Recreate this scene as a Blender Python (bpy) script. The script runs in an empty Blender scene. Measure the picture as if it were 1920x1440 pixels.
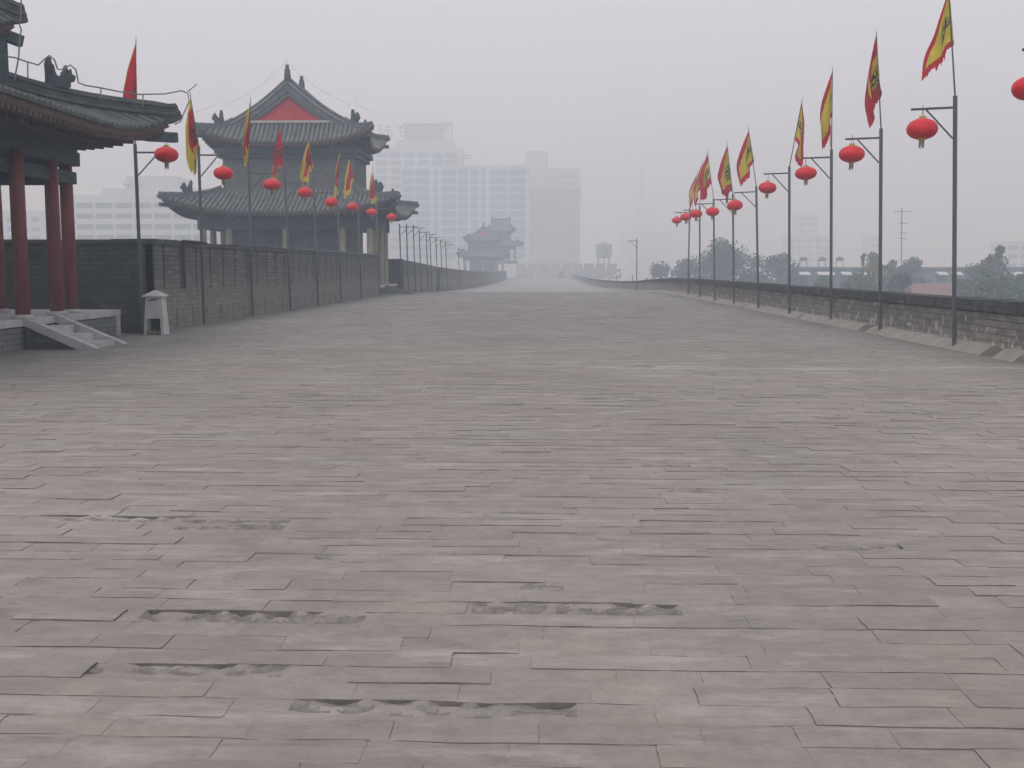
import bpy, math, random
from mathutils import Vector, Matrix, noise
R = math.radians
random.seed(7)
SC = bpy.context.scene
COL = SC.collection

# ------------------------------------------------------------------ camera
F = 2027.0                       # focal length in photo pixels (1920 wide)
PITCH, YAW, EYE = 6.11, 1.69, 1.6
cd = bpy.data.cameras.new('camera')
cam = bpy.data.objects.new('camera', cd); COL.objects.link(cam)
cd.sensor_width = 36.0; cd.lens = 36.0 * F / 1920.0
cd.clip_start = 0.05; cd.clip_end = 6000
cam.location = (0, 0, EYE)
cam.rotation_euler = (R(90 - PITCH), 0, R(YAW))
SC.camera = cam
CAMROT = cam.rotation_euler.to_matrix()

def ray(px, py):
    return CAMROT @ Vector(((px - 960) / F, -(py - 720) / F, -1.0))
def at(px, py, Y):
    """world point seen at photo pixel (px,py) at road distance Y"""
    d = ray(px, py); k = Y / d.y
    return Vector((d.x * k, Y, EYE + d.z * k))
def ground(px, py, z=0.0):
    d = ray(px, py); k = (z - EYE) / d.z
    return Vector((d.x * k, d.y * k, z))

# ------------------------------------------------------------------ world, sun, exposure
SUN_EL, SUN_AZ = 52, 215          # hidden sun, behind and left of the camera
w = bpy.data.worlds.new('World'); SC.world = w; w.use_nodes = True
nt = w.node_tree; nt.nodes.clear()
sky = nt.nodes.new('ShaderNodeTexSky'); sky.sky_type = 'NISHITA'; sky.sun_disc = False
sky.sun_elevation = R(SUN_EL); sky.sun_rotation = R(SUN_AZ)
sky.air_density = 1.2; sky.dust_density = 6.0; sky.ozone_density = 1.0
hs = nt.nodes.new('ShaderNodeHueSaturation'); hs.inputs['Saturation'].default_value = 0.22
mx = nt.nodes.new('ShaderNodeMix'); mx.data_type = 'RGBA'; mx.inputs['Factor'].default_value = 0.72
mx.inputs['B'].default_value = (9.15, 9.45, 11.2, 1)      # flat overcast veil
bg = nt.nodes.new('ShaderNodeBackground'); bg.inputs['Strength'].default_value = 0.105
wo = nt.nodes.new('ShaderNodeOutputWorld')
nt.links.new(sky.outputs[0], hs.inputs['Color']); nt.links.new(hs.outputs[0], mx.inputs['A'])
nt.links.new(mx.outputs['Result'], bg.inputs['Color']); nt.links.new(bg.outputs[0], wo.inputs[0])
sl = bpy.data.lights.new('sun', 'SUN'); sl.energy = 1.0; sl.angle = R(25); sl.color = (1.0, 0.96, 0.91)
so = bpy.data.objects.new('sun', sl); COL.objects.link(so)
az = R(SUN_AZ)
sd = Vector((math.sin(az) * math.cos(R(SUN_EL)), math.cos(az) * math.cos(R(SUN_EL)), math.sin(R(SUN_EL))))
so.rotation_euler = sd.to_track_quat('Z', 'Y').to_euler(); so.location = (0, 0, 60)
SC.view_settings.view_transform = 'Standard'; SC.view_settings.look = 'None'
SC.view_settings.exposure = 0.09; SC.view_settings.gamma = 1.0
try:
    SC.cycles.use_denoising = True
    SC.cycles.volume_bounces = 2
    SC.cycles.max_bounces = 6
    SC.cycles.diffuse_bounces = 3
    SC.cycles.caustics_reflective = False; SC.cycles.caustics_refractive = False
except Exception:
    pass

# ------------------------------------------------------------------ helpers
def mesh_obj(name, v, f, mat, parent=None, smooth=False, uv=None, loc=None):
    me = bpy.data.meshes.new(name)
    me.from_pydata([tuple(p) for p in v], [], f)
    mats = mat if isinstance(mat, (list, tuple)) else [mat]
    for m in mats: me.materials.append(m)
    if smooth:
        me.polygons.foreach_set('use_smooth', [True] * len(me.polygons))
    if uv:
        l = me.uv_layers.new(name='UVMap')
        for lp in me.loops: l.data[lp.index].uv = uv[lp.vertex_index]
    me.update()
    o = bpy.data.objects.new(name, me); COL.objects.link(o)
    if parent is not None: o.parent = parent
    if loc is not None: o.location = loc
    return o

class MB:
    def __init__(s): s.v = []; s.f = []
    def box(s, x0, x1, y0, y1, z0, z1, rot=0.0, piv=None):
        n = len(s.v)
        P = [Vector((x, y, z)) for z in (z0, z1) for y in (y0, y1) for x in (x0, x1)]
        if rot:
            c = Vector(piv) if piv else Vector(((x0+x1)/2, (y0+y1)/2, (z0+z1)/2))
            m = Matrix.Rotation(rot, 3, 'Z'); P = [m @ (p - c) + c for p in P]
        s.v += P
        s.f += [tuple(n+i for i in q) for q in ((0,2,3,1),(4,5,7,6),(0,1,5,4),(2,6,7,3),(0,4,6,2),(1,3,7,5))]
        return s
    def hexa(s, P):
        n = len(s.v); s.v += [Vector(p) for p in P]
        s.f += [tuple(n+i for i in q) for q in ((0,3,2,1),(4,5,6,7),(0,1,5,4),(1,2,6,5),(2,3,7,6),(3,0,4,7))]
        return s
    def sweep(s, pts, prof, up=Vector((0,0,1)), closed=True, caps=True, scale=None):
        """prof: list of (side, up) offsets"""
        pts = [Vector(p) for p in pts]; n0 = len(s.v); k = len(prof)
        for i, p in enumerate(pts):
            a = pts[max(i-1, 0)]; b = pts[min(i+1, len(pts)-1)]
            t = (b - a).normalized()
            side = t.cross(up)
            if side.length < 1e-5: side = t.cross(Vector((1,0,0)))
            side.normalize(); u = side.cross(t)
            sc = scale[i] if scale else 1.0
            for (q, r_) in prof: s.v.append(p + side * q * sc + u * r_ * sc)
        for i in range(len(pts) - 1):
            for j in range(k if closed else k - 1):
                j2 = (j + 1) % k
                s.f.append((n0+i*k+j, n0+i*k+j2, n0+(i+1)*k+j2, n0+(i+1)*k+j))
        if caps:
            s.f.append(tuple(n0+j for j in range(k))[::-1])
            s.f.append(tuple(n0+(len(pts)-1)*k+j for j in range(k)))
        return s
    def tube(s, pts, r, n=8, scale=None):
        prof = [(r*math.cos(2*math.pi*i/n), r*math.sin(2*math.pi*i/n)) for i in range(n)]
        return s.sweep(pts, prof, scale=scale)
    def lathe(s, prof, n=20, c=(0,0,0)):
        n0 = len(s.v); c = Vector(c)
        for (r, z) in prof:
            for i in range(n):
                a = 2*math.pi*i/n; s.v.append(c + Vector((r*math.cos(a), r*math.sin(a), z)))
        for j in range(len(prof)-1):
            for i in range(n):
                i2 = (i+1) % n
                s.f.append((n0+j*n+i, n0+j*n+i2, n0+(j+1)*n+i2, n0+(j+1)*n+i))
        s.f.append(tuple(n0+i for i in range(n))[::-1]); s.f.append(tuple(n0+(len(prof)-1)*n+i for i in range(n)))
        return s
    def grid(s, fn, us, vs, flip=False):
        n0 = len(s.v); nu = len(us)
        for v_ in vs:
            for u in us: s.v.append(Vector(fn(u, v_)))
        for j in range(len(vs)-1):
            for i in range(nu-1):
                q = (n0+j*nu+i, n0+j*nu+i+1, n0+(j+1)*nu+i+1, n0+(j+1)*nu+i)
                s.f.append(q[::-1] if flip else q)
        return s
    def prism(s, outline, fn, d0, d1):
        """outline [(a,b)], fn(a,b,d)->point"""
        n0 = len(s.v); k = len(outline)
        for d in (d0, d1):
            for (a, b) in outline: s.v.append(Vector(fn(a, b, d)))
        s.f.append(tuple(n0+i for i in range(k))[::-1]); s.f.append(tuple(n0+k+i for i in range(k)))
        for i in range(k):
            j = (i+1) % k; s.f.append((n0+i, n0+j, n0+k+j, n0+k+i))
        return s
    def build(s, name, mat, parent=None, smooth=False, loc=None):
        return mesh_obj(name, s.v, s.f, mat, parent, smooth, None, loc)

def lin(a, b, n): return [a + (b-a)*i/(n-1) for i in range(n)]
def lerp(a, b, t): return a + (b-a)*t

def thing(name, label, cat, loc=(0,0,0), rz=0.0, group=None):
    o = bpy.data.objects.new(name, None); COL.objects.link(o)
    o.empty_display_size = 0.2
    o.location = loc; o.rotation_euler = (0, 0, rz)
    return tag(o, label, cat, group)
def tag(o, label, cat, group=None):
    o['label'] = label; o['category'] = cat
    if group: o['group'] = group
    return o
def structure(o): o['kind'] = 'structure'; return o
KIDS = {}
def copy_tree(o, parent=None):
    c = o.copy(); COL.objects.link(c)
    if parent is not None: c.parent = parent
    for ch in list(o.children): copy_tree(ch, c)
    return c

# ------------------------------------------------------------------ materials
def _new(name):
    m = bpy.data.materials.new(name); m.use_nodes = True
    n = m.node_tree; b = n.nodes['Principled BSDF']
    return m, n, b
def N(n, t, **kw):
    x = n.nodes.new(t)
    for k, v in kw.items():
        if k in x.inputs: x.inputs[k].default_value = v
        else: setattr(x, k, v)
    return x
def ramp(n, p0, c0, p1, c1):
    r_ = n.nodes.new('ShaderNodeValToRGB')
    r_.color_ramp.elements[0].position = p0; r_.color_ramp.elements[0].color = (*c0, 1)
    r_.color_ramp.elements[1].position = p1; r_.color_ramp.elements[1].color = (*c1, 1)
    return r_
def mixc(n, fac, a, b, mode='MIX'):
    m = n.nodes.new('ShaderNodeMix'); m.data_type = 'RGBA'; m.blend_type = mode
    for key, val in (('Factor', fac), ('A', a), ('B', b)):
        if hasattr(val, 'is_linked') or hasattr(val, 'links'): n.links.new(val, m.inputs[key])
        elif isinstance(val, tuple): m.inputs[key].default_value = (*val, 1)
        else: m.inputs[key].default_value = val
    return m.outputs['Result']
def coords(n, kind='Object', scale=(1,1,1)):
    tc = n.nodes.new('ShaderNodeTexCoord'); mp = n.nodes.new('ShaderNodeMapping')
    mp.inputs['Scale'].default_value = scale
    n.links.new(tc.outputs[kind], mp.inputs['Vector']); return mp.outputs[0]
def M(name, c1, c2, scale=3.0, rough=0.8, bump=0.0, stretch=(1,1,1), metal=0.0, detail=5, lo=0.35, hi=0.65):
    m, n, b = _new(name)
    v = coords(n, 'Object', stretch)
    t = N(n, 'ShaderNodeTexNoise', Scale=scale, Detail=detail, Roughness=0.62)
    n.links.new(v, t.inputs['Vector'])
    r_ = ramp(n, lo, c1, hi, c2); n.links.new(t.outputs[0], r_.inputs[0])
    n.links.new(r_.outputs[0], b.inputs['Base Color'])
    b.inputs['Roughness'].default_value = rough; b.inputs['Metallic'].default_value = metal
    b.inputs['Specular IOR Level'].default_value = 0.3
    if bump:
        t2 = N(n, 'ShaderNodeTexNoise', Scale=scale*6, Detail=4); n.links.new(v, t2.inputs['Vector'])
        bp = N(n, 'ShaderNodeBump', Strength=bump, Distance=0.02)
        n.links.new(t2.outputs[0], bp.inputs['Height']); n.links.new(bp.outputs[0], b.inputs['Normal'])
    return m

def brick_mat(name, base, dark, pale, mortar, bw=0.42, bh=0.105, low_pale=0.0, top=2.3, specks=0.0):
    m, n, b = _new(name)
    tc = n.nodes.new('ShaderNodeTexCoord'); sp = n.nodes.new('ShaderNodeSeparateXYZ')
    n.links.new(tc.outputs['Object'], sp.inputs[0])
    ad = N(n, 'ShaderNodeMath', operation='ADD'); n.links.new(sp.outputs[0], ad.inputs[0]); n.links.new(sp.outputs[1], ad.inputs[1])
    cb = n.nodes.new('ShaderNodeCombineXYZ'); n.links.new(ad.outputs[0], cb.inputs[0]); n.links.new(sp.outputs[2], cb.inputs[1])
    br = N(n, 'ShaderNodeTexBrick', Scale=1.0)
    br.inputs['Brick Width'].default_value = bw; br.inputs['Row Height'].default_value = bh
    br.inputs['Mortar Size'].default_value = 0.011; br.inputs['Mortar Smooth'].default_value = 0.3
    br.inputs['Color1'].default_value = (*base, 1); br.inputs['Color2'].default_value = (*dark, 1)
    br.inputs['Mortar'].default_value = (*mortar, 1); br.inputs['Bias'].default_value = 0.0
    n.links.new(cb.outputs[0], br.inputs['Vector'])
    no = N(n, 'ShaderNodeTexNoise', Scale=1.1, Detail=7, Roughness=0.65); n.links.new(tc.outputs['Object'], no.inputs['Vector'])
    r1 = ramp(n, 0.36, (0,0,0), 0.68, (1,1,1)); n.links.new(no.outputs[0], r1.inputs[0])
    c = mixc(n, r1.outputs[0], br.outputs['Color'], dark)
    no2 = N(n, 'ShaderNodeTexNoise', Scale=4.5, Detail=6, Roughness=0.7); n.links.new(tc.outputs['Object'], no2.inputs['Vector'])
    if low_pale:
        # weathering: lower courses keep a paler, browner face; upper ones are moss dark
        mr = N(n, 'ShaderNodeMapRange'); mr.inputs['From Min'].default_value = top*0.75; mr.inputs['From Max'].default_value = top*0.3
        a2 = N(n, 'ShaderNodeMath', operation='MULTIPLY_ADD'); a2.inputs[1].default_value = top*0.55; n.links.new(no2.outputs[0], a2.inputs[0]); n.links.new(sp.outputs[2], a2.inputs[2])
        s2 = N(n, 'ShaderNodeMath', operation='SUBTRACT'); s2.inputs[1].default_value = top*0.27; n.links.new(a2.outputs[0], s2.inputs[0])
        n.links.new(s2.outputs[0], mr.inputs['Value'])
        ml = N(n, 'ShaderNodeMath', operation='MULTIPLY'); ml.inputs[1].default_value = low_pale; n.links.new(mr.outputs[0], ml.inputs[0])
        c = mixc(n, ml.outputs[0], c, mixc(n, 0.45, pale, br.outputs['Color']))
    if specks:
        no3 = N(n, 'ShaderNodeTexNoise', Scale=5.0, Detail=5, Roughness=0.75); n.links.new(tc.outputs['Object'], no3.inputs['Vector'])
        mz = N(n, 'ShaderNodeMapRange'); mz.inputs['From Min'].default_value = 0.75; mz.inputs['From Max'].default_value = 0.2
        mz.inputs['To Min'].default_value = 0.0; mz.inputs['To Max'].default_value = 0.10
        n.links.new(sp.outputs[2], mz.inputs['Value'])
        a3 = N(n, 'ShaderNodeMath', operation='ADD'); n.links.new(no3.outputs[0], a3.inputs[0]); n.links.new(mz.outputs[0], a3.inputs[1])
        r3 = ramp(n, 0.635, (0,0,0), 0.69, (specks,)*3); n.links.new(a3.outputs[0], r3.inputs[0])
        c = mixc(n, r3.outputs[0], c, (0.5, 0.49, 0.47))
    r4 = ramp(n, 0.3, (0.72,)*3, 0.7, (1.18,)*3); n.links.new(no2.outputs[0], r4.inputs[0])
    c = mixc(n, 1.0, c, r4.outputs[0], 'MULTIPLY')
    n.links.new(c, b.inputs['Base Color']); b.inputs['Roughness'].default_value = 0.92
    b.inputs['Specular IOR Level'].default_value = 0.2
    bp = N(n, 'ShaderNodeBump', Strength=0.8, Distance=0.015); bp.invert = True
    n.links.new(br.outputs['Fac'], bp.inputs['Height'])
    bp2 = N(n, 'ShaderNodeBump', Strength=0.4, Distance=0.02); n.links.new(no2.outputs[0], bp2.inputs['Height'])
    n.links.new(bp.outputs[0], bp2.inputs['Normal']); n.links.new(bp2.outputs[0], b.inputs['Normal'])
    return m

def deck_mat(name, per_brick=True):
    m, n, b = _new(name)
    v = coords(n, 'Object')
    big = N(n, 'ShaderNodeTexNoise', Scale=0.35, Detail=6, Roughness=0.6); n.links.new(v, big.inputs['Vector'])
    r1 = ramp(n, 0.33, (0.258, 0.230, 0.202), 0.68, (0.335, 0.298, 0.260)); n.links.new(big.outputs[0], r1.inputs[0])
    c = r1.outputs[0]
    # pinkish and greenish-grey clays laid in drifts
    hu = N(n, 'ShaderNodeTexNoise', Scale=0.8, Detail=4, Roughness=0.6); n.links.new(v, hu.inputs['Vector'])
    rh = ramp(n, 0.35, (0.98, 1.0, 0.985), 0.65, (1.015, 0.992, 0.982)); n.links.new(hu.outputs[0], rh.inputs[0])
    c = mixc(n, 1.0, c, rh.outputs[0], 'MULTIPLY')
    if per_brick:
        g = n.nodes.new('ShaderNodeNewGeometry')
        rr = ramp(n, 0.0, (0.925, 0.925, 0.925), 1.0, (1.065, 1.065, 1.06)); n.links.new(g.outputs['Random Per Island'], rr.inputs[0])
        c = mixc(n, 1.0, c, rr.outputs[0], 'MULTIPLY')
    else:
        br = N(n, 'ShaderNodeTexBrick', Scale=1.0)
        br.inputs['Brick Width'].default_value = 0.5; br.inputs['Row Height'].default_value = 0.172
        br.inputs['Mortar Size'].default_value = 0.004
        br.inputs['Color1'].default_value = (0.94,)*3 + (1,); br.inputs['Color2'].default_value = (1.05,)*3 + (1,); br.inputs['Mortar'].default_value = (0.8,)*3 + (1,)
        n.links.new(v, br.inputs['Vector'])
        c = mixc(n, 1.0, c, br.outputs['Color'], 'MULTIPLY')
    # the stretch past the first dozen metres turns greyer and darker
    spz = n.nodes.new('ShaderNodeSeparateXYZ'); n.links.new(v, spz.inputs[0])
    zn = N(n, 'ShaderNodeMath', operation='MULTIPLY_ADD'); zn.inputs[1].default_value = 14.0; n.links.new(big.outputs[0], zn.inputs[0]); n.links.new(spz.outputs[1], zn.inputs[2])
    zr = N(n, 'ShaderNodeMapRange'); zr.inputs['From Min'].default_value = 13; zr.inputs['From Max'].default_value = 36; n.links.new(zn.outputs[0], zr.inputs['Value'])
    if not per_brick: zr.inputs['To Max'].default_value = 0.0; zr.inputs['To Min'].default_value = 0.0; r1.color_ramp.elements[0].color = (0.285, 0.272, 0.264, 1); r1.color_ramp.elements[1].color = (0.325, 0.31, 0.302, 1)  # far sheet kept paler: mist at the end put into its colour
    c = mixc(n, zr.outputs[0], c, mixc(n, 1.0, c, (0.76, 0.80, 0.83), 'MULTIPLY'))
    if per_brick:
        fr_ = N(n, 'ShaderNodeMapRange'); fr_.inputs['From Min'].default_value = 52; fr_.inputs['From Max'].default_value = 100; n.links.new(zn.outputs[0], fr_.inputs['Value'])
        c = mixc(n, fr_.outputs[0], c, (0.275, 0.262, 0.254))  # distant bricks fade paler, haze painted into the colour
    # worn blotches that ignore the joints, drawn out along the courses
    v2 = coords(n, 'Object', (0.85, 1.4, 1))
    fine = N(n, 'ShaderNodeTexNoise', Scale=5.0, Detail=11, Roughness=0.8); n.links.new(v2, fine.inputs['Vector'])
    r2 = ramp(n, 0.30, (0.74,)*3, 0.70, (1.20,)*3); n.links.new(fine.outputs[0], r2.inputs[0])
    c = mixc(n, 1.0, c, r2.outputs[0], 'MULTIPLY')
    # pale dusty smears and dark grit
    v5 = coords(n, 'Object', (0.55, 2.4, 1))
    du = N(n, 'ShaderNodeTexNoise', Scale=1.5, Detail=9, Roughness=0.75); n.links.new(v5, du.inputs['Vector'])
    rd = ramp(n, 0.53, (0,0,0), 0.68, (0.8,)*3); n.links.new(du.outputs[0], rd.inputs[0])
    c = mixc(n, rd.outputs[0], c, (0.42, 0.39, 0.36))
    gt = N(n, 'ShaderNodeTexNoise', Scale=38.0, Detail=4, Roughness=0.7); n.links.new(v, gt.inputs['Vector'])
    rg_ = ramp(n, 0.60, (0,0,0), 0.72, (0.45,)*3); n.links.new(gt.outputs[0], rg_.inputs[0])
    c = mixc(n, rg_.outputs[0], c, (0.14, 0.132, 0.122))
    # trodden-in dirt gathers at the foot of both walls
    spw = n.nodes.new('ShaderNodeSeparateXYZ'); n.links.new(v, spw.inputs[0])
    for x0_, x1_ in ((6.6, 8.3), (-8.7, -9.8)):
        wr_ = N(n, 'ShaderNodeMapRange'); wr_.inputs['From Min'].default_value = x0_; wr_.inputs['From Max'].default_value = x1_; wr_.inputs['To Max'].default_value = 0.75
        n.links.new(spw.outputs[0], wr_.inputs['Value'])
        gate = N(n, 'ShaderNodeMath', operation='MULTIPLY'); n.links.new(wr_.outputs[0], gate.inputs[0]); n.links.new(fine.outputs[0], gate.inputs[1])
        c = mixc(n, gate.outputs[0], c, (0.115, 0.108, 0.098))
    # dark damp streaks lying along the courses
    v3 = coords(n, 'Object', (0.8, 9.0, 1))
    st = N(n, 'ShaderNodeTexNoise', Scale=1.0, Detail=6, Roughness=0.7); n.links.new(v3, st.inputs['Vector'])
    r3 = ramp(n, 0.60, (0,0,0), 0.74, (0.6,)*3); n.links.new(st.outputs[0], r3.inputs[0])
    c = mixc(n, r3.outputs[0], c, (0.135, 0.13, 0.125))
    # pale lime streaks, strongest in a band across the walk some 17 m out
    v4 = coords(n, 'Object', (0.35, 5.5, 1))
    lm = N(n, 'ShaderNodeTexNoise', Scale=1.0, Detail=5, Roughness=0.65); n.links.new(v4, lm.inputs['Vector'])
    sp = n.nodes.new('ShaderNodeSeparateXYZ'); n.links.new(v, sp.inputs[0])
    d1 = N(n, 'ShaderNodeMath', operation='SUBTRACT'); d1.inputs[1].default_value = 17.5; n.links.new(sp.outputs[1], d1.inputs[0])
    d2 = N(n, 'ShaderNodeMath', operation='ABSOLUTE'); n.links.new(d1.outputs[0], d2.inputs[0])
    d3 = N(n, 'ShaderNodeMapRange'); d3.inputs['From Min'].default_value = 1.5; d3.inputs['From Max'].default_value = 0.1
    d3.inputs['To Min'].default_value = 0.0; d3.inputs['To Max'].default_value = 0.15; n.links.new(d2.outputs[0], d3.inputs['Value'])
    d4 = N(n, 'ShaderNodeMath', operation='ADD'); n.links.new(lm.outputs[0], d4.inputs[0]); n.links.new(d3.outputs[0], d4.inputs[1])
    r5 = ramp(n, 0.64, (0,0,0), 0.76, (0.6,)*3); n.links.new(d4.outputs[0], r5.inputs[0])
    xm = N(n, 'ShaderNodeMath', operation='MULTIPLY_ADD'); xm.inputs[1].default_value = 9.0; n.links.new(fine.outputs[0], xm.inputs[0]); n.links.new(sp.outputs[0], xm.inputs[2])
    xr = N(n, 'ShaderNodeMapRange'); xr.inputs['From Min'].default_value = 4.2; xr.inputs['From Max'].default_value = 6.5; n.links.new(xm.outputs[0], xr.inputs['Value'])
    xf = N(n, 'ShaderNodeMath', operation='MULTIPLY'); n.links.new(r5.outputs[0], xf.inputs[0]); n.links.new(xr.outputs[0], xf.inputs[1])
    c = mixc(n, xf.outputs[0], c, (0.47, 0.455, 0.44))
    n.links.new(c, b.inputs['Base Color']); b.inputs['Roughness'].default_value = 0.88
    b.inputs['Specular IOR Level'].default_value = 0.25
    bn = N(n, 'ShaderNodeTexNoise', Scale=26.0, Detail=8, Roughness=0.75); n.links.new(v2, bn.inputs['Vector'])
    bp = N(n, 'ShaderNodeBump', Strength=0.7, Distance=0.015); n.links.new(bn.outputs[0], bp.inputs['Height']); n.links.new(bp.outputs[0], b.inputs['Normal'])
    return m

def flag_mat(name, field, border, wb=0.115):
    """UV: u = weight of lower hoist corner, v = weight of fly tip"""
    m, n, b = _new(name)
    tc = n.nodes.new('ShaderNodeTexCoord'); sp = n.nodes.new('ShaderNodeSeparateXYZ'); n.links.new(tc.outputs['UV'], sp.inputs[0])
    no = N(n, 'ShaderNodeTexNoise', Scale=9.0, Detail=3); n.links.new(tc.outputs['UV'], no.inputs['Vector'])
    # distance to edge A-C is u, distance to edge B-C is 1-u-v
    s1 = N(n, 'ShaderNodeMath', operation='ADD'); n.links.new(sp.outputs[0], s1.inputs[0]); n.links.new(sp.outputs[1], s1.inputs[1])
    s2 = N(n, 'ShaderNodeMath', operation='SUBTRACT'); s2.inputs[0].default_value = 1.0; n.links.new(s1.outputs[0], s2.inputs[1])
    s3 = N(n, 'ShaderNodeMath', operation='MINIMUM'); n.links.new(sp.outputs[0], s3.inputs[0]); n.links.new(s2.outputs[0], s3.inputs[1])
    a = N(n, 'ShaderNodeMath', operation='MULTIPLY_ADD'); a.inputs[1].default_value = 0.05; n.links.new(no.outputs[0], a.inputs[0]); n.links.new(s3.outputs[0], a.inputs[2])
    g = N(n, 'ShaderNodeMath', operation='GREATER_THAN'); g.inputs[1].default_value = wb; n.links.new(a.outputs[0], g.inputs[0])
    # coiled dark dragon emblem in the field
    mp = n.nodes.new('ShaderNodeMapping'); mp.inputs['Location'].default_value = (-0.48, -0.18, 0); n.links.new(tc.outputs['UV'], mp.inputs['Vector'])
    ln = N(n, 'ShaderNodeVectorMath', operation='LENGTH'); n.links.new(mp.outputs[0], ln.inputs[0])
    wv = N(n, 'ShaderNodeTexNoise', Scale=13.0, Detail=3, Roughness=0.55, Distortion=1.6); n.links.new(mp.outputs[0], wv.inputs['Vector'])
    i1 = N(n, 'ShaderNodeMath', operation='LESS_THAN'); i1.inputs[1].default_value = 0.15; n.links.new(ln.outputs['Value'], i1.inputs[0])
    i2 = N(n, 'ShaderNodeMath', operation='GREATER_THAN'); i2.inputs[1].default_value = 0.47; n.links.new(wv.outputs[0], i2.inputs[0])
    i3 = N(n, 'ShaderNodeMath', operation='MULTIPLY'); n.links.new(i1.outputs[0], i3.inputs[0]); n.links.new(i2.outputs[0], i3.inputs[1])
    c0 = mixc(n, i3.outputs[0], field, (0.06, 0.065, 0.07))
    c = mixc(n, g.outputs[0], border, c0)
    r4 = ramp(n, 0.3, (0.85,)*3, 0.7, (1.08,)*3); n.links.new(no.outputs[0], r4.inputs[0])
    c = mixc(n, 1.0, c, r4.outputs[0], 'MULTIPLY')
    n.links.new(c, b.inputs['Base Color']); b.inputs['Roughness'].default_value = 0.75; b.inputs['Specular IOR Level'].default_value = 0.2
    tr = N(n, 'ShaderNodeBsdfTranslucent'); n.links.new(c, tr.inputs['Color'])
    ms = N(n, 'ShaderNodeMixShader'); ms.inputs[0].default_value = 0.3
    n.links.new(b.outputs[0], ms.inputs[1]); n.links.new(tr.outputs[0], ms.inputs[2])
    n.links.new(ms.outputs[0], n.nodes['Material Output'].inputs['Surface'])
    return m

def leaf_mat(name, c1, c2):
    m, n, b = _new(name)
    g = n.nodes.new('ShaderNodeNewGeometry')
    r_ = ramp(n, 0.0, c1, 1.0, c2); n.links.new(g.outputs['Random Per Island'], r_.inputs[0])
    n.links.new(r_.outputs[0], b.inputs['Base Color']); b.inputs['Roughness'].default_value = 0.7
    b.inputs['Specular IOR Level'].default_value = 0.2
    return m

MT = {}
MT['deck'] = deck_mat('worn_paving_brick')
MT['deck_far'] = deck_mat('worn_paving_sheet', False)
MT['brick_side'] = M('dark_brick_side', (0.12,0.112,0.102), (0.20,0.186,0.17), 9.0, 0.95)  # darker tone for the brick sides
MT['soil'] = M('soil_and_rubble', (0.15,0.139,0.121), (0.29,0.265,0.235), 14.0, 0.95, 0.6, (0.8,1.6,1), detail=8)
MT['bed'] = M('mortar_dust', (0.20,0.180,0.163), (0.30,0.268,0.242), 3.0, 0.95, 0.4, (1,1.2,1), detail=9)
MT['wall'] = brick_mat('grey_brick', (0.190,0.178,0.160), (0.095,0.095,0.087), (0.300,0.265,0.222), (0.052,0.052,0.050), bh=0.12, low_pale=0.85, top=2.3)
MT['wall_dark'] = brick_mat('moss_dark_brick', (0.085,0.088,0.082), (0.045,0.050,0.048), (0.11,0.103,0.092), (0.035,0.037,0.035), bh=0.12, low_pale=0.5, top=2.3)  # wall end faces: moss and their shade both put into this colour
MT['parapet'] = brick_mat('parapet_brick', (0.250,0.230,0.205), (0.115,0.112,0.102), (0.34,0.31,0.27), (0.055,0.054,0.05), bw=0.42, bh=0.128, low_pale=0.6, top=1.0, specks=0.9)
MT['cap'] = brick_mat('coping_brick', (0.105,0.105,0.099), (0.062,0.065,0.063), (0.1,0.1,0.1), (0.05,0.05,0.048), bw=0.3, bh=0.11)
MT['haze_brick'] = brick_mat('haze_pale_brick', (0.46,0.46,0.48), (0.40,0.40,0.42), (0.4,0.4,0.4), (0.4,0.4,0.4))  # far wall's haze put into the colour, paler than its brick
MT['plinth'] = brick_mat('plinth_brick', (0.215,0.220,0.210), (0.15,0.155,0.150), (0.2,0.2,0.19), (0.11,0.11,0.105), bw=0.3, bh=0.11)
MT['tower_wall'] = brick_mat('tower_brick', (0.150,0.150,0.140), (0.105,0.107,0.102), (0.15,0.15,0.14), (0.16,0.158,0.15), bw=0.3, bh=0.08)
MT['rampart'] = brick_mat('rampart_brick', (0.13,0.125,0.118), (0.08,0.08,0.078), (0.15,0.14,0.13), (0.15,0.145,0.135))
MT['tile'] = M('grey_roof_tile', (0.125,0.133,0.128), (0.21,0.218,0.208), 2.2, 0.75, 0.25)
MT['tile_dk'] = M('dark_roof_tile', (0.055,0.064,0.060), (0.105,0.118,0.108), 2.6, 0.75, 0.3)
MT['tile_pan'] = M('shaded_pan_tile', (0.055,0.062,0.060), (0.090,0.098,0.094), 2.2, 0.8, 0.2)  # shade between the ribs painted in as a darker pan
MT['tile_dk_pan'] = M('shaded_dark_pan_tile', (0.034,0.041,0.037), (0.06,0.07,0.063), 2.2, 0.8, 0.2)  # same painted rib shade for the dark roof
MT['ridge'] = M('ridge_tile', (0.085,0.094,0.095), (0.14,0.150,0.150), 3.0, 0.8, 0.3)
MT['ridge_dk'] = M('ridge_tile_dark', (0.050,0.055,0.056), (0.088,0.097,0.092), 3.0, 0.8, 0.3)
MT['beast'] = M('ridge_beast_clay', (0.05,0.058,0.064), (0.08,0.09,0.098), 6.0, 0.8, 0.3)
MT['red_paint'] = M('faded_red_boards', (0.38,0.022,0.030), (0.50,0.038,0.046), 2.0, 0.7, 0.15)
MT['column'] = M('red_column_lacquer', (0.130,0.032,0.032), (0.245,0.066,0.060), 3.5, 0.5, 0.1, (1,1,0.25))
MT['ochre'] = M('ochre_column_paint', (0.25,0.225,0.145), (0.32,0.29,0.195), 3.0, 0.75, 0.1, (1,1,0.3))
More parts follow.
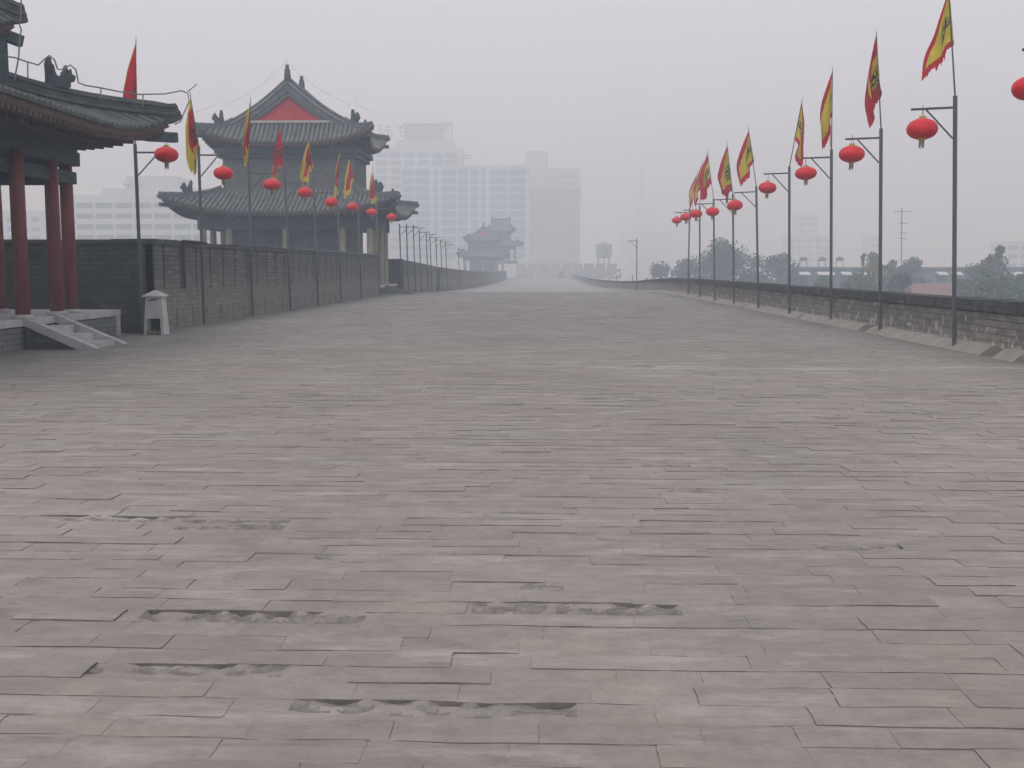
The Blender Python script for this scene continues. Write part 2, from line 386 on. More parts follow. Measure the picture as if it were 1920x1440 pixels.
MT['rafter'] = M('rafter_red_brown', (0.080,0.050,0.045), (0.115,0.068,0.060), 4.0, 0.8, 0.1)
MT['beam'] = M('blue_green_painted_beam', (0.032,0.050,0.056), (0.058,0.082,0.086), 5.0, 0.7, 0.1)
MT['soffit'] = M('eave_underside', (0.07,0.06,0.062), (0.11,0.09,0.09), 4.0, 0.85)
MT['stone'] = M('pale_stone', (0.36,0.35,0.335), (0.47,0.455,0.435), 3.5, 0.85, 0.3, detail=7)
MT['slab'] = M('cement_fillet', (0.225,0.203,0.184), (0.30,0.274,0.25), 2.5, 0.9, 0.35, detail=7)
MT['steel'] = M('grey_painted_steel', (0.070,0.072,0.078), (0.105,0.107,0.112), 6.0, 0.55, 0.0, (1,1,0.2))
MT['wire'] = M('galvanised_wire', (0.14,0.145,0.15), (0.19,0.19,0.195), 4.0, 0.5)
MT['black'] = M('black_iron', (0.02,0.02,0.022), (0.035,0.035,0.037), 5.0, 0.7)
MT['lantern'] = M('red_lantern_silk', (0.56,0.012,0.020), (0.66,0.022,0.030), 2.0, 0.48, 0.0, (1,1,3))
MT['gold'] = M('gold_lantern_trim', (0.40,0.22,0.06), (0.52,0.31,0.10), 8.0, 0.5)
MT['tassel'] = M('faded_tassel', (0.16,0.12,0.10), (0.27,0.21,0.17), 10.0, 0.8, 0.0, (3,3,0.5))
MT['flag_y'] = flag_mat('yellow_dragon_flag_cloth', (0.60,0.50,0.07), (0.52,0.035,0.05))
MT['flag_r'] = flag_mat('red_flag_cloth', (0.55,0.028,0.042), (0.60,0.48,0.07), 0.14)
MT['flag_yr'] = flag_mat('mostly_red_flag_cloth', (0.60,0.50,0.07), (0.50,0.035,0.05), 0.22)
MT['flag_rr'] = flag_mat('plain_red_flag_cloth', (0.55,0.028,0.042), (0.58,0.46,0.07), 0.045)
MT['bin'] = M('bin_white_cement', (0.40,0.39,0.375), (0.52,0.51,0.49), 4.0, 0.8, 0.3)
MT['dark'] = M('dark_opening', (0.012,0.012,0.013), (0.02,0.02,0.021), 5.0, 0.9)
MT['ash'] = M('ash_and_litter', (0.14,0.125,0.095), (0.3,0.27,0.2), 14.0, 0.9, 0.5)
MT['earth'] = M('city_ground', (0.09,0.10,0.07), (0.17,0.165,0.13), 0.02, 0.95)
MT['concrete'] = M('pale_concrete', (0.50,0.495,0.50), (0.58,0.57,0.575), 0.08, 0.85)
MT['pink'] = M('pinkish_render', (0.37,0.275,0.30), (0.43,0.33,0.355), 0.08, 0.85)
MT['white'] = M('white_paint', (0.74,0.74,0.74), (0.82,0.82,0.82), 0.5, 0.6)
MT['glass'] = M('blue_green_glass', (0.01,0.16,0.21), (0.03,0.27,0.33), 0.05, 0.35)
MT['glass_dk'] = M('dark_window', (0.06,0.07,0.08), (0.12,0.13,0.14), 0.1, 0.35)
MT['sign'] = M('sign_letter_red', (0.19,0.09,0.10), (0.25,0.12,0.13), 0.5, 0.6)
MT['grey_plaster'] = M('grey_plaster', (0.16,0.165,0.175), (0.22,0.225,0.235), 0.15, 0.9)
MT['red_roof'] = M('reddish_roof', (0.20,0.125,0.105), (0.27,0.165,0.14), 0.6, 0.85, 0.2)
MT['bark'] = M('bark', (0.06,0.05,0.04), (0.11,0.095,0.08), 3.0, 0.9, 0.3)
MT['leaf_dark'] = leaf_mat('dark_leaves', (0.045,0.060,0.045), (0.090,0.110,0.078))
MT['leaf_green'] = leaf_mat('green_leaves', (0.060,0.085,0.045), (0.115,0.145,0.080))
MT['leaf_yellow'] = leaf_mat('yellowing_leaves', (0.16,0.14,0.05), (0.30,0.25,0.09))
MT['leaf_grey'] = leaf_mat('grey_leaves', (0.085,0.078,0.058), (0.15,0.135,0.10))
MT['cloth_dark'] = M('dark_cloth', (0.02,0.02,0.025), (0.04,0.04,0.045), 6.0, 0.9)
MT['skin'] = M('skin', (0.35,0.22,0.16), (0.42,0.27,0.2), 6.0, 0.6)

# ------------------------------------------------------------------ ground and wall top
def sst(a, b, x):
    t = min(1, max(0, (x-a)/(b-a))); return t*t*(3-2*t)
def deck_z(y):                       # the wall walk sags beyond the first watchtower
    P = [(-50,0),(62,0),(70,-0.03),(76,-0.10),(84,-0.24),(100,-0.56),(125,-0.86),(150,-1.08),(200,-1.33),(1000,-1.36)]
    for (a, za), (b, zb) in zip(P, P[1:]):
        if y <= b:
            return lerp(za, zb, (y-a)/(b-a))
    return P[-1][1]
XL, XR = -9.85, 8.35                 # faces of the walk's left wall and right parapet

g = MB(); g.grid(lambda u, v: (u, v, -11.0), [-1500,-600,-200,0,200,600,1500], [-200,0,200,600,1200,2400])
structure(g.build('ground', MT['earth']))

ROT = R(-0.35)
def pits():
    L = []
    for (x0, y0, x1, y1, dep) in ((250,1143,690,1166,.05),(890,1130,1268,1156,.05),(110,967,330,974,.035),(322,974,545,990,.05),
        (540,1306,1075,1332,.03),(1312,1281,1610,1301,.03),(160,1244,540,1262,.022),(1510,1020,1705,1030,.02),(585,1038,665,1049,.014),
        (985,1094,1052,1102,.03),(1205,871,1300,877,.03),(545,824,702,828,.025),(800,725,862,729,.02),(1060,688,1130,690,.0),(1240,916,1330,922,.015)):
        a = ground(x0, y1); b_ = ground(x1, y0)
        L.append((a.x, b_.x, a.y, b_.y, dep))
    return L
PITS = pits()
def pit_depth(x, y, m=0.0):
    for (x0, x1, y0, y1, d) in PITS:
        if x0 - m < x < x1 + m and y0 - m < y < y1 + m: return d
    return 0.0

# the paving: one sheet of individually laid, worn bricks over a mortar bed
def build_paving():
    rnd = random.Random(3)
    v, f, mi = [], [], []
    BL, BW = 0.50, 0.172
    cr, sr = math.cos(ROT), math.sin(ROT)
    rows = int(112/BW)
    for r_ in range(-60, rows-60+1):
        yc = r_*BW
        if yc > 96: break
        off = (0.5 if r_ % 2 else 0.0)*BL + rnd.uniform(-0.14, 0.14)
        k0 = -20 if yc < 27.5 else -10.2
        x = k0 + off
        while x < 8.4:
            L = BL*rnd.choice((1,1,1,0.96,1.03,0.66,0.8,1.12))
            cx, cy = x + L/2, yc
            x += L
            X, Y = cx*cr - cy*sr, cx*sr + cy*cr
            far = Y > 30
            j = 0.004 if far else 0.0065
            gx_ = rnd.uniform(-0.001, 0.003) if rnd.random() < 0.90 else rnd.uniform(0.002, 0.008)
            og = noise.noise(Vector((X*0.55, r_*1.37, 7.7)))          # some bed joints stand open for a metre or two
            gap = 0.002 + max(0.0, og - 0.03)*0.034
            h = rnd.gauss(0, 0.0016) - (abs(rnd.gauss(0, 0.009)) if rnd.random() < 0.05 else 0) + 0.004*noise.noise(Vector((X*0.8, r_*0.9, 3.1)))
            h += 0.012*noise.noise(Vector((X*0.25, Y*0.35, 1.3)))
            sx, sy = rnd.gauss(0, 0.0012), rnd.gauss(0, 0.012)
            if Y < 30:
                d = 0.0
                for q in (-0.3, 0.0, 0.3):
                    d = max(d, pit_depth(X + q*L, Y))
                if d > 0.012: continue
                if d: h -= d*rnd.uniform(0.7, 1.0)
            hx, hy = L/2 - gx_/2, BW/2 - gap/2
            n0 = len(v)
            cut = (rnd.randrange(4) if rnd.random() < 0.10 and not far else -1)
            top = []
            cor = [(-hx,-hy),(hx,-hy),(hx,hy),(-hx,hy)]
            for ci, (a, b_) in enumerate(cor):
                a += rnd.uniform(-j, j); b_ += rnd.uniform(-j, j)
                if ci == cut:
                    pa = cor[ci-1]; pb = cor[(ci+1) % 4]
                    t = rnd.uniform(0.08, 0.25)
                    top.append((lerp(a, pa[0], t if abs(pa[0]-a) > 0.2 else 0.35), lerp(b_, pa[1], t if abs(pa[0]-a) > 0.2 else 0.35)))
                    top.append((lerp(a, pb[0], t if abs(pb[0]-a) > 0.2 else 0.35), lerp(b_, pb[1], t if abs(pb[0]-a) > 0.2 else 0.35)))
                else: top.append((a, b_))
            if Y < 15 and abs(X) < 8 and Y > 2.2:
                us = (-1, -0.985, -0.95, -0.8, -0.5, -0.2, 0.1, 0.4, 0.7, 0.9, 0.96, 0.985, 1); vs_ = (-1, -0.95, -0.86, -0.6, 0, 0.6, 0.86, 0.95, 1)
                nu = len(us)
                for vv in vs_:
                    for uu in us:
                        a, b_ = uu*hx, vv*hy
                        ex, ey = (1-abs(uu))*hx, (1-abs(vv))*hy
                        lx, ly = cx + a, cy + b_
                        wx, wy = lx*cr - ly*sr, lx*sr + ly*cr
                        q1 = noise.noise(Vector((wx*5, wy*5, 2.2))); q2 = noise.noise(Vector((wx*16, wy*22, 6.1)))
                        q3 = noise.noise(Vector((wx*2.2, wy*3.0 + r_*0.37, 11.0)))
                        we = 0.0048*max(0.0, 0.38 + 1.3*q3 + 0.6*q2)*math.exp(-min(ey/0.008, 9)) + 0.0030*max(0.0, 0.4 + q1)*math.exp(-min(ex/0.008, 9))
                        ch_ = 0.016*max(0.0, q2*0.6 + q1*0.7 + q3*0.5 - 0.42)*math.exp(-min(min(ex, ey)/0.03, 9))
                        px_ = wx + (0.006*q2*(1 if abs(uu) > 0.99 else 0.2)); py_ = wy + 0.006*q1*(1 if abs(vv) > 0.99 else 0.2) + 0.004*q2*(abs(vv) > 0.94)
                        v.append((px_, py_, deck_z(wy) + h + a*sx + b_*sy - we - ch_ + 0.0011*q2 + 0.0016*q1))
                for jj in range(len(vs_)-1):
                    for ii in range(nu-1):
                        f.append((n0+jj*nu+ii, n0+jj*nu+ii+1, n0+(jj+1)*nu+ii+1, n0+(jj+1)*nu+ii)); mi.append(0)
                ring = [i for i in range(nu)] + [jj*nu+nu-1 for jj in range(1, len(vs_))] + [(len(vs_)-1)*nu+i for i in range(nu-2, -1, -1)] + [jj*nu for jj in range(len(vs_)-2, 0, -1)]
                m0 = len(v)
                for q in ring:
                    p = v[n0+q]; v.append((p[0], p[1], p[2]-0.05))
                for i in range(len(ring)):
                    i2 = (i+1) % len(ring)
                    f.append((m0+i, m0+i2, n0+ring[i2], n0+ring[i])); mi.append(1)
                continue
            k = len(top); ch = 0.004 if not far else 0.003
            for (a, b_) in top:
                s = 1 - 0.0008/hx; s2 = 1 - ch/hy
                lx, ly = cx + a*s, cy + b_*s2
                wx, wy = lx*cr - ly*sr, lx*sr + ly*cr
                v.append((wx, wy, deck_z(wy) + h + a*sx + b_*sy))
            for (a, b_) in top:
                lx, ly = cx + a, cy + b_
                wx, wy = lx*cr - ly*sr, lx*sr + ly*cr
                v.append((wx, wy, deck_z(wy) + h + a*sx + b_*sy - 0.005))
            for (a, b_) in top:
                lx, ly = cx + a, cy + b_
                wx, wy = lx*cr - ly*sr, lx*sr + ly*cr
                v.append((wx, wy, deck_z(wy) + h - 0.05))
            f.append(tuple(n0+i for i in range(k))); mi.append(0)
            for lay in (0, 1):
                for i in range(k):
                    i2 = (i+1) % k
                    f.append((n0+(lay+1)*k+i, n0+(lay+1)*k+i2, n0+lay*k+i2, n0+lay*k+i)); mi.append(lay)
    o = mesh_obj('pavement', v, f, [MT['deck'], MT['brick_side']])
    o.data.polygons.foreach_set('material_index', mi)
    return structure(o)
build_paving()

def bed_z(x, y):
    n1 = noise.noise(Vector((x*1.3, y*3.1, 4.0)))
    n2 = noise.noise(Vector((x*11, y*19, 9.0)))
    wv = 0.012*noise.noise(Vector((x*0.25, y*0.35, 1.3)))
    z = -0.0048 + 0.0040*n1 + 0.0030*n2 + wv
    d = pit_depth(x, y, 0.0)
    if d > 0.012:
        # hollows with ragged outlines: worn fill stands nearly flush between them
        q = 0.5 + 0.9*noise.noise(Vector((x*2.6, y*7.0, 2))) + 0.45*noise.noise(Vector((x*9, y*14, 5)))
        q = min(1.0, max(0.0, (q - 0.05)*2.2))
        z = wv - 0.002 + 0.0025*n2 - q*(0.42*d) + q*0.5*d*n2*2 + q*0.012*noise.noise(Vector((x*30, y*40, 1)))
    return deck_z(y) + z
b_ = MB()
def frange(a, b, s):
    o = []; x = a
    while x < b: o.append(x); x += s
    o.append(b); return o
b_.grid(lambda u, v: (u, v, bed_z(u, v)), frange(-5, 5, 0.022), frange(3.0, 8.0, 0.018))
b_.grid(lambda u, v: (u, v, bed_z(u, v) - 0.0005), frange(-20, 8.4, 0.22), frange(-10, 3.0, 0.25))
b_.grid(lambda u, v: (u, v, bed_z(u, v)), frange(-12, 8.4, 0.10), frange(8.0, 28, 0.09))
b_.grid(lambda u, v: (u, v, bed_z(u, v) - 0.0005), frange(-20, -12, 0.3), frange(3, 28, 0.3))
b_.grid(lambda u, v: (u, v, bed_z(u, v) - 0.0005), frange(-12, -5, 0.12), frange(3, 8, 0.1))
b_.grid(lambda u, v: (u, v, bed_z(u, v) - 0.0005), frange(5, 8.4, 0.12), frange(3, 8, 0.1))
b_.grid(lambda u, v: (u, v, bed_z(u, v)), frange(-10.2, 8.4, 0.3), frange(28, 96.2, 0.25))
o = structure(b_.build('mortar_bed', [MT['bed'], MT['soil'], MT['deck']], smooth=True))
for p in o.data.polygons:
    c = p.center
    if c.y < 20 and pit_depth(c.x, c.y, 0.02) > 0.012:
        p.material_index = 1 if c.z < 0.012*noise.noise(Vector((c.x*0.25, c.y*0.35, 1.3))) - 0.007 - 0.003*noise.noise(Vector((c.x*20, c.y*25, 8))) else 2
    elif c.y < 20 and pit_depth(c.x, c.y, 0.5) > 0.012: p.material_index = 2
b_ = MB()
b_.grid(lambda u, v: (u, v, deck_z(v) + 0.004*noise.noise(Vector((u, v*0.5, 0)))), lin(-10.3, 8.4, 24), frange(95.6, 345, 1.2))
structure(b_.build('path', MT['deck_far'], smooth=True))

# body of the city wall under the walk
cw = thing('city_wall', 'massive grey brick city wall that carries the paved walk', 'city wall')
m_ = MB(); m_.box(-34, 9.0, -25, 62, -11.2, -0.06); m_.box(-34, -11.0, 62, 90, -11.2, -0.4); m_.build('wall_body', MT['rampart'], cw)
m_ = MB(); m_.grid(lambda u, v: (u, v, deck_z(v) - 0.08), lin(-11.0, 9.0, 3), lin(62, 360, 60))
for X, s in ((-11.0, False), (9.0, True)):
    m_.grid(lambda u, v: (X, v, lerp(-11.2, deck_z(v)-0.08, u)), [0, 1], lin(62, 360, 60), flip=s)
m_.build('wall_body', MT['rampart'], cw)

# ------------------------------------------------------------------ left brick wall (slotted) and its further lengths
def slotted_wall(o, y0, y1, top, x_face=XL, th=0.55, slots=True, first_up=27.9, mat='wall', zf=lambda y: 0.0):
    """front face at x_face; slots are real recesses, but dark painted strips on sagging walls"""
    back = MB(); front = MB()
    sag = bool(zf(y1) or zf(y0))
    if sag:
        ys = frange(y0, y1, 4.0)
        for a, c in zip(ys, ys[1:]):
            za, zc = zf(a), zf(c)
            back.hexa([(x_face-th, a, za-0.4), (x_face, a, za-0.4), (x_face, c, zc-0.4), (x_face-th, c, zc-0.4),
                       (x_face-th, a, za+top), (x_face, a, za+top), (x_face, c, zc+top), (x_face-th, c, zc+top)])
        back.build('wall_body', MT[mat], o)
        for k in range(int((y1-y0)/1.3)):
            s = MB(); yy = y0 + 0.7 + k*1.3; z = zf(yy)
            s.box(x_face, x_face+0.012, yy, yy+0.1, z+1.1, z+top-0.12)
            s.build('loophole', MT['dark'], o)  # dark strip on the face stands for the slot's shade
        return
    F_ = 0.22
    back.box(x_face-th, x_face-F_, y0, y1, -0.3, top-0.13)
    def band(z0, z1, cuts, w_):
        y = y0
        for c in cuts:
            if c - w_/2 > y and c + w_/2 < y1:
                front.box(x_face-F_+0.001, x_face, y, c - w_/2, z0, z1); y = c + w_/2
        front.box(x_face-F_+0.001, x_face, y, y1, z0, z1)
    ups = [first_up + 1.305*k for k in range(60) if first_up + 1.305*k < y1 - 0.3]
    lows = [first_up + 0.9 + 1.305*k for k in range(60) if first_up + 0.9 + 1.305*k < y1 - 0.3]
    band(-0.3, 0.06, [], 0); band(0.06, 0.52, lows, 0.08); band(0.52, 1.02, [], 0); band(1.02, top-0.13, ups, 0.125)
    back.build('wall_body', MT[mat], o); front.build('brick_facing', MT[mat], o)

lw = thing('brick_wall', 'long dark grey slotted brick wall beside the left row of lamp posts', 'brick wall')
slotted_wall(lw, 26.62, 65.0, 2.33)
m_ = MB()
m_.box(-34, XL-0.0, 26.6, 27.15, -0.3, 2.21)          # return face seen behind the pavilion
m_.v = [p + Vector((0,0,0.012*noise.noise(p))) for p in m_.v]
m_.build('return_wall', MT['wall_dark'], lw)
m_ = MB()
rnd = random.Random(5)
y = 27.2
while y < 64.8:
    L = rnd.uniform(0.5, 1.1)
    m_.box(XL-0.62, XL+0.035, y, min(y+L-0.012, 65.0), 2.2, 2.335 + rnd.uniform(-0.02, 0.015)); y += L
x = -34
while x < XL-0.62:
    L = rnd.uniform(0.5, 1.1); x1 = min(x+L-0.012, XL-0.01)
    m_.box(x, x1, 26.56, 27.2, 2.214, 2.30 + rnd.uniform(-0.02, 0.02)); x += L
m_.build('coping', MT['cap'], lw)
m_ = MB(); m_.box(XL-0.66, XL+0.06, 45.0, 64.9, 2.338, 2.42); m_.build('coping_slab', MT['ridge'], lw)

w2 = thing('brick_wall', 'stretch of brick wall just past the first watchtower, dark end face', 'brick wall')
slotted_wall(w2, 76.0, 99.0, 2.3, zf=deck_z)
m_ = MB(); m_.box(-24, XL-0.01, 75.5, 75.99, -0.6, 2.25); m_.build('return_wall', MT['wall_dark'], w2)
w3 = thing('brick_wall', 'far hazy stretch of brick wall running up to the distant watchtower', 'brick wall')
slotted_wall(w3, 103.0, 285.0, 2.3, zf=deck_z)
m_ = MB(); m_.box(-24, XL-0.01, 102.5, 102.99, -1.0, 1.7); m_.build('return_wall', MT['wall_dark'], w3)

# ------------------------------------------------------------------ right parapet with cement fillet
rp = thing('parapet_wall', 'low grey brick parapet with pale lime spots along the right edge', 'parapet')
ys = frange(-12, 60, 6) + frange(64, 320, 8)
m_ = MB()
for a, c in zip(ys, ys[1:]):
    za, zc = deck_z(a), deck_z(c)
    m_.hexa([(XR, a, za-0.3), (XR+0.5, a, za-0.3), (XR+0.5, c, zc-0.3), (XR, c, zc-0.3),
             (XR, a, za+0.80), (XR+0.5, a, za+0.80), (XR+0.5, c, zc+0.80), (XR, c, zc+0.80)])
m_.build('wall_body', MT['parapet'], rp)
m_ = MB(); y = -12.0
while y < 318:
    L = rnd.uniform(0.28, 0.5) if y < 60 else 4.0
    z = deck_z(y) + rnd.uniform(-0.012, 0.012); z2 = deck_z(y+L)
    dx = rnd.uniform(-0.012, 0.012)
    m_.hexa([(XR-0.035+dx, y, z+0.801), (XR+0.55, y, z+0.801), (XR+0.55, y+L-0.008, z2+0.801), (XR-0.035+dx, y+L-0.008, z2+0.801),
             (XR-0.02+dx, y, z+1.0), (XR+0.52, y, z+1.01), (XR+0.52, y+L-0.008, z2+1.01), (XR-0.02+dx, y+L-0.008, z2+1.0)])
    y += L
m_.build('coping', MT['cap'], rp)
# cement fillet: sloped cast lengths with breaks
def fillet(y0, y1, i):
    m_ = MB(); rr = random.Random(i)
    def sec(v, u):
        wv = 0.03*noise.noise(Vector((v*0.7, i, 0)))
        P = [(XR+0.01, 0.19+wv*0.5), (XR-0.13, 0.17+wv), (XR-0.25, 0.09+wv*0.6), (XR-0.34+wv, 0.012), (XR-0.35+wv, -0.05), (XR+0.01, -0.05)]
        return (P[u][0], v, deck_z(v) + P[u][1])
    m_.grid(lambda u, v: sec(v, int(u)), range(6), frange(y0, y1, 0.5))
    k = len(m_.v)
    m_.f.append(tuple(range(6))); m_.f.append(tuple(range(k-6, k))[::-1])
    return structure(m_.build('kerb', MT['slab']))
for i, (a, c) in enumerate(((18.65, 19.5), (20.1, 27.2), (27.9, 34.4), (34.6, 44), (44.2, 58), (58.2, 80), (80.2, 140))):
    fillet(a, c, i)

# ------------------------------------------------------------------ Chinese roofs
def skirt_roof(T, ox, oy, ix, iy, ze, zt, flare, up, sp, rr, tile, ridge, beam_z, fine=True, beast_t=0.42, wires=False, fascia='rafter', cpow=3.2, bsc=1.0):
    """four-sided sweeping roof ring around (0,0) of T. Returns the roof part"""
    def S(side, a, t):
        if side in (0, 2): L, D = lerp(ox, ix, t), lerp(oy, iy, t)
        else: L, D = lerp(oy, iy, t), lerp(ox, ix, t)
        s = max(-1, min(1, a / L)); c = abs(s)**cpow * (1-t)**1.3
        z = ze + (zt - ze)*(0.62*t + 0.38*t*t) + up*c
        al = a*(1 + flare/L*c); D = D + flare*c
        if side == 0: return Vector((al, -D, z))
        if side == 2: return Vector((-al, D, z))
        if side == 1: return Vector((D, al, z))
        return Vector((-D, -al, z))
    ns = 29 if fine else 13; nv = 7 if fine else 4
    roof = MB(); pans = set()
    for side in range(4):
        L0 = ox if side in (0, 2) else oy; L1 = ix if side in (0, 2) else iy
        k0 = len(roof.f)
        roof.grid(lambda u, v: S(side, u*lerp(L0, L1, v), v), lin(-1, 1, ns), lin(0, 1, nv))
        pans.update(range(k0, len(roof.f)))
        # tile rows
        n = int(2*L0/sp)
        for k in range(n+1):
            a = -L0 + (2*L0 - n*sp)/2 + k*sp
            if abs(a) >= L0 - 0.02: continue
            tm = 1.0 if abs(a) <= L1 else (L0 - abs(a))/(L0 - L1)
            if tm < 0.06: continue
            ts = lin(0, tm, 6 if fine else 3)
            pts = [S(side, a, t) for t in ts]
            pts[0] = pts[0] + (pts[0]-pts[1]).normalized()*0.05
            prof = [(-rr*0.8, -0.01), (-rr*0.75, rr*0.8), (0, rr*1.4), (rr*0.75, rr*0.8), (rr*0.8, -0.01)] if fine else [(-rr, -0.01), (0, rr*1.3), (rr, -0.01)]
            roof.sweep(pts, prof)
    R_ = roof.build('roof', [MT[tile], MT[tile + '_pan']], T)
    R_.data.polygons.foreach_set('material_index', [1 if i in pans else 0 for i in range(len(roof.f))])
    # fascia and underside
    fa = MB(); so_ = MB(); ra = MB()
    for side in range(4):
        L0 = ox if side in (0, 2) else oy; L1 = ix if side in (0, 2) else iy
        def und(u, v):
            e = S(side, u*L0, 0); w_ = S(side, u*L1, 1.0)
            p = e.lerp(w_, v); p.z = lerp(e.z - 0.16, beam_z + 0.30, v**0.8); return p
        fa.grid(lambda u, v: S(side, u*L0*0.992, 0.012) + Vector((0, 0, -0.02 - 0.17*v)), lin(-1, 1, ns), [0, 1], flip=True)
        so_.grid(und, lin(-1, 1, ns), lin(0, 1, 5), flip=True)
        if fine:
            n = int(2*L0/(sp*0.9))
            for k in range(1, n):
                u = -1 + 2*k/n
                pts = [und(u, v) + Vector((0, 0, -0.045)) for v in (0.005, 0.1, 0.25)]
                ra.sweep(pts, [(-0.05, -0.05), (0.05, -0.05), (0.05, 0.05), (-0.05, 0.05)])
                pts = [und(u, v) + Vector((0, 0, -0.13)) for v in (0.17, 0.35, 0.6)]
                ra.sweep(pts, [(0.05*math.cos(x), 0.05*math.sin(x)) for x in (0, 1.05, 2.09, 3.14, 4.19, 5.24)])
    fa.build('fascia', MT[fascia], R_); so_.build('soffit', MT['soffit'], R_)
    if fine: ra.build('rafters', MT['rafter'], R_)
    # hip ridges
    for (qx, qy) in ((1, -1), (1, 1), (-1, 1), (-1, -1)):
        def H(t):
            L, D = lerp(ox, ix, t), lerp(oy, iy, t); c = (1-t)**1.3
            return Vector((qx*(L + flare*c), qy*(D + flare*c), ze + (zt-ze)*(0.62*t+0.38*t*t) + up*c))
        pts = [H(t) for t in lin(0, 1, 9)]
        d = (pts[0]-pts[1]).normalized()
        hw = 0.13 if ox > 3 else 0.12
        hr = MB()
        tip = pts[0] + d*0.22 + Vector((0, 0, 0.10))
        P = [tip] + pts
        hr.sweep(P, [(-hw, -0.12), (hw, -0.12), (hw*0.9, 0.05), (hw*1.15, 0.07), (hw*1.15, 0.11), (hw*0.8, 0.14), (hw*0.8, 0.24), (hw, 0.27), (hw*0.6, 0.37), (-hw*0.6, 0.37), (-hw, 0.27), (-hw*0.8, 0.24), (-hw*0.8, 0.14), (-hw*1.15, 0.11), (-hw*1.15, 0.07), (-hw*0.9, 0.05)], scale=[0.75] + [0.9] + [1.0]*8)
        hr.build('hip_ridge', MT[ridge], R_)
        if fine:
            # corner beam nose under the tip
            hb = MB(); q = pts[0]; inn = pts[3].copy(); inn.z = q.z - 0.36
            hb.sweep([q + Vector((0,0,-0.42)) + d*0.12, q + Vector((0,0,-0.42)) - d*0.5, inn], [(-0.09, -0.11), (0.09, -0.11), (0.09, 0.11), (-0.09, 0.11)])
            hb.build('corner_beam', MT['beam'], R_)
        base = H(beast_t); tx = (H(beast_t-0.06) - H(beast_t+0.06)).normalized()
        sd_ = tx.cross(Vector((0,0,1))).normalized(); upv = sd_.cross(tx)
        out = [(-0.30,0.0),(-0.31,0.25),(-0.36,0.55),(-0.33,0.72),(-0.27,0.70),(-0.20,0.48),(-0.08,0.30),(0.0,0.28),(0.10,0.40),(0.14,0.62),(0.20,0.46),(0.27,0.55),(0.30,0.42),(0.40,0.38),(0.38,0.24),(0.28,0.20),(0.30,0.08),(0.22,0.0)]
        be = MB()
        for dd, sc_ in ((0.09, 1.0), (0.14, 0.72)):
            be.prism(out, lambda a, b2, d2: base + upv*0.34 + tx*(a*sc_*bsc) + upv*(b2*bsc*(sc_ if sc_ == 1 else 0.75)) + sd_*d2, -dd, dd)
        be.build('ridge_beast', MT['beast'], R_)
    return R_

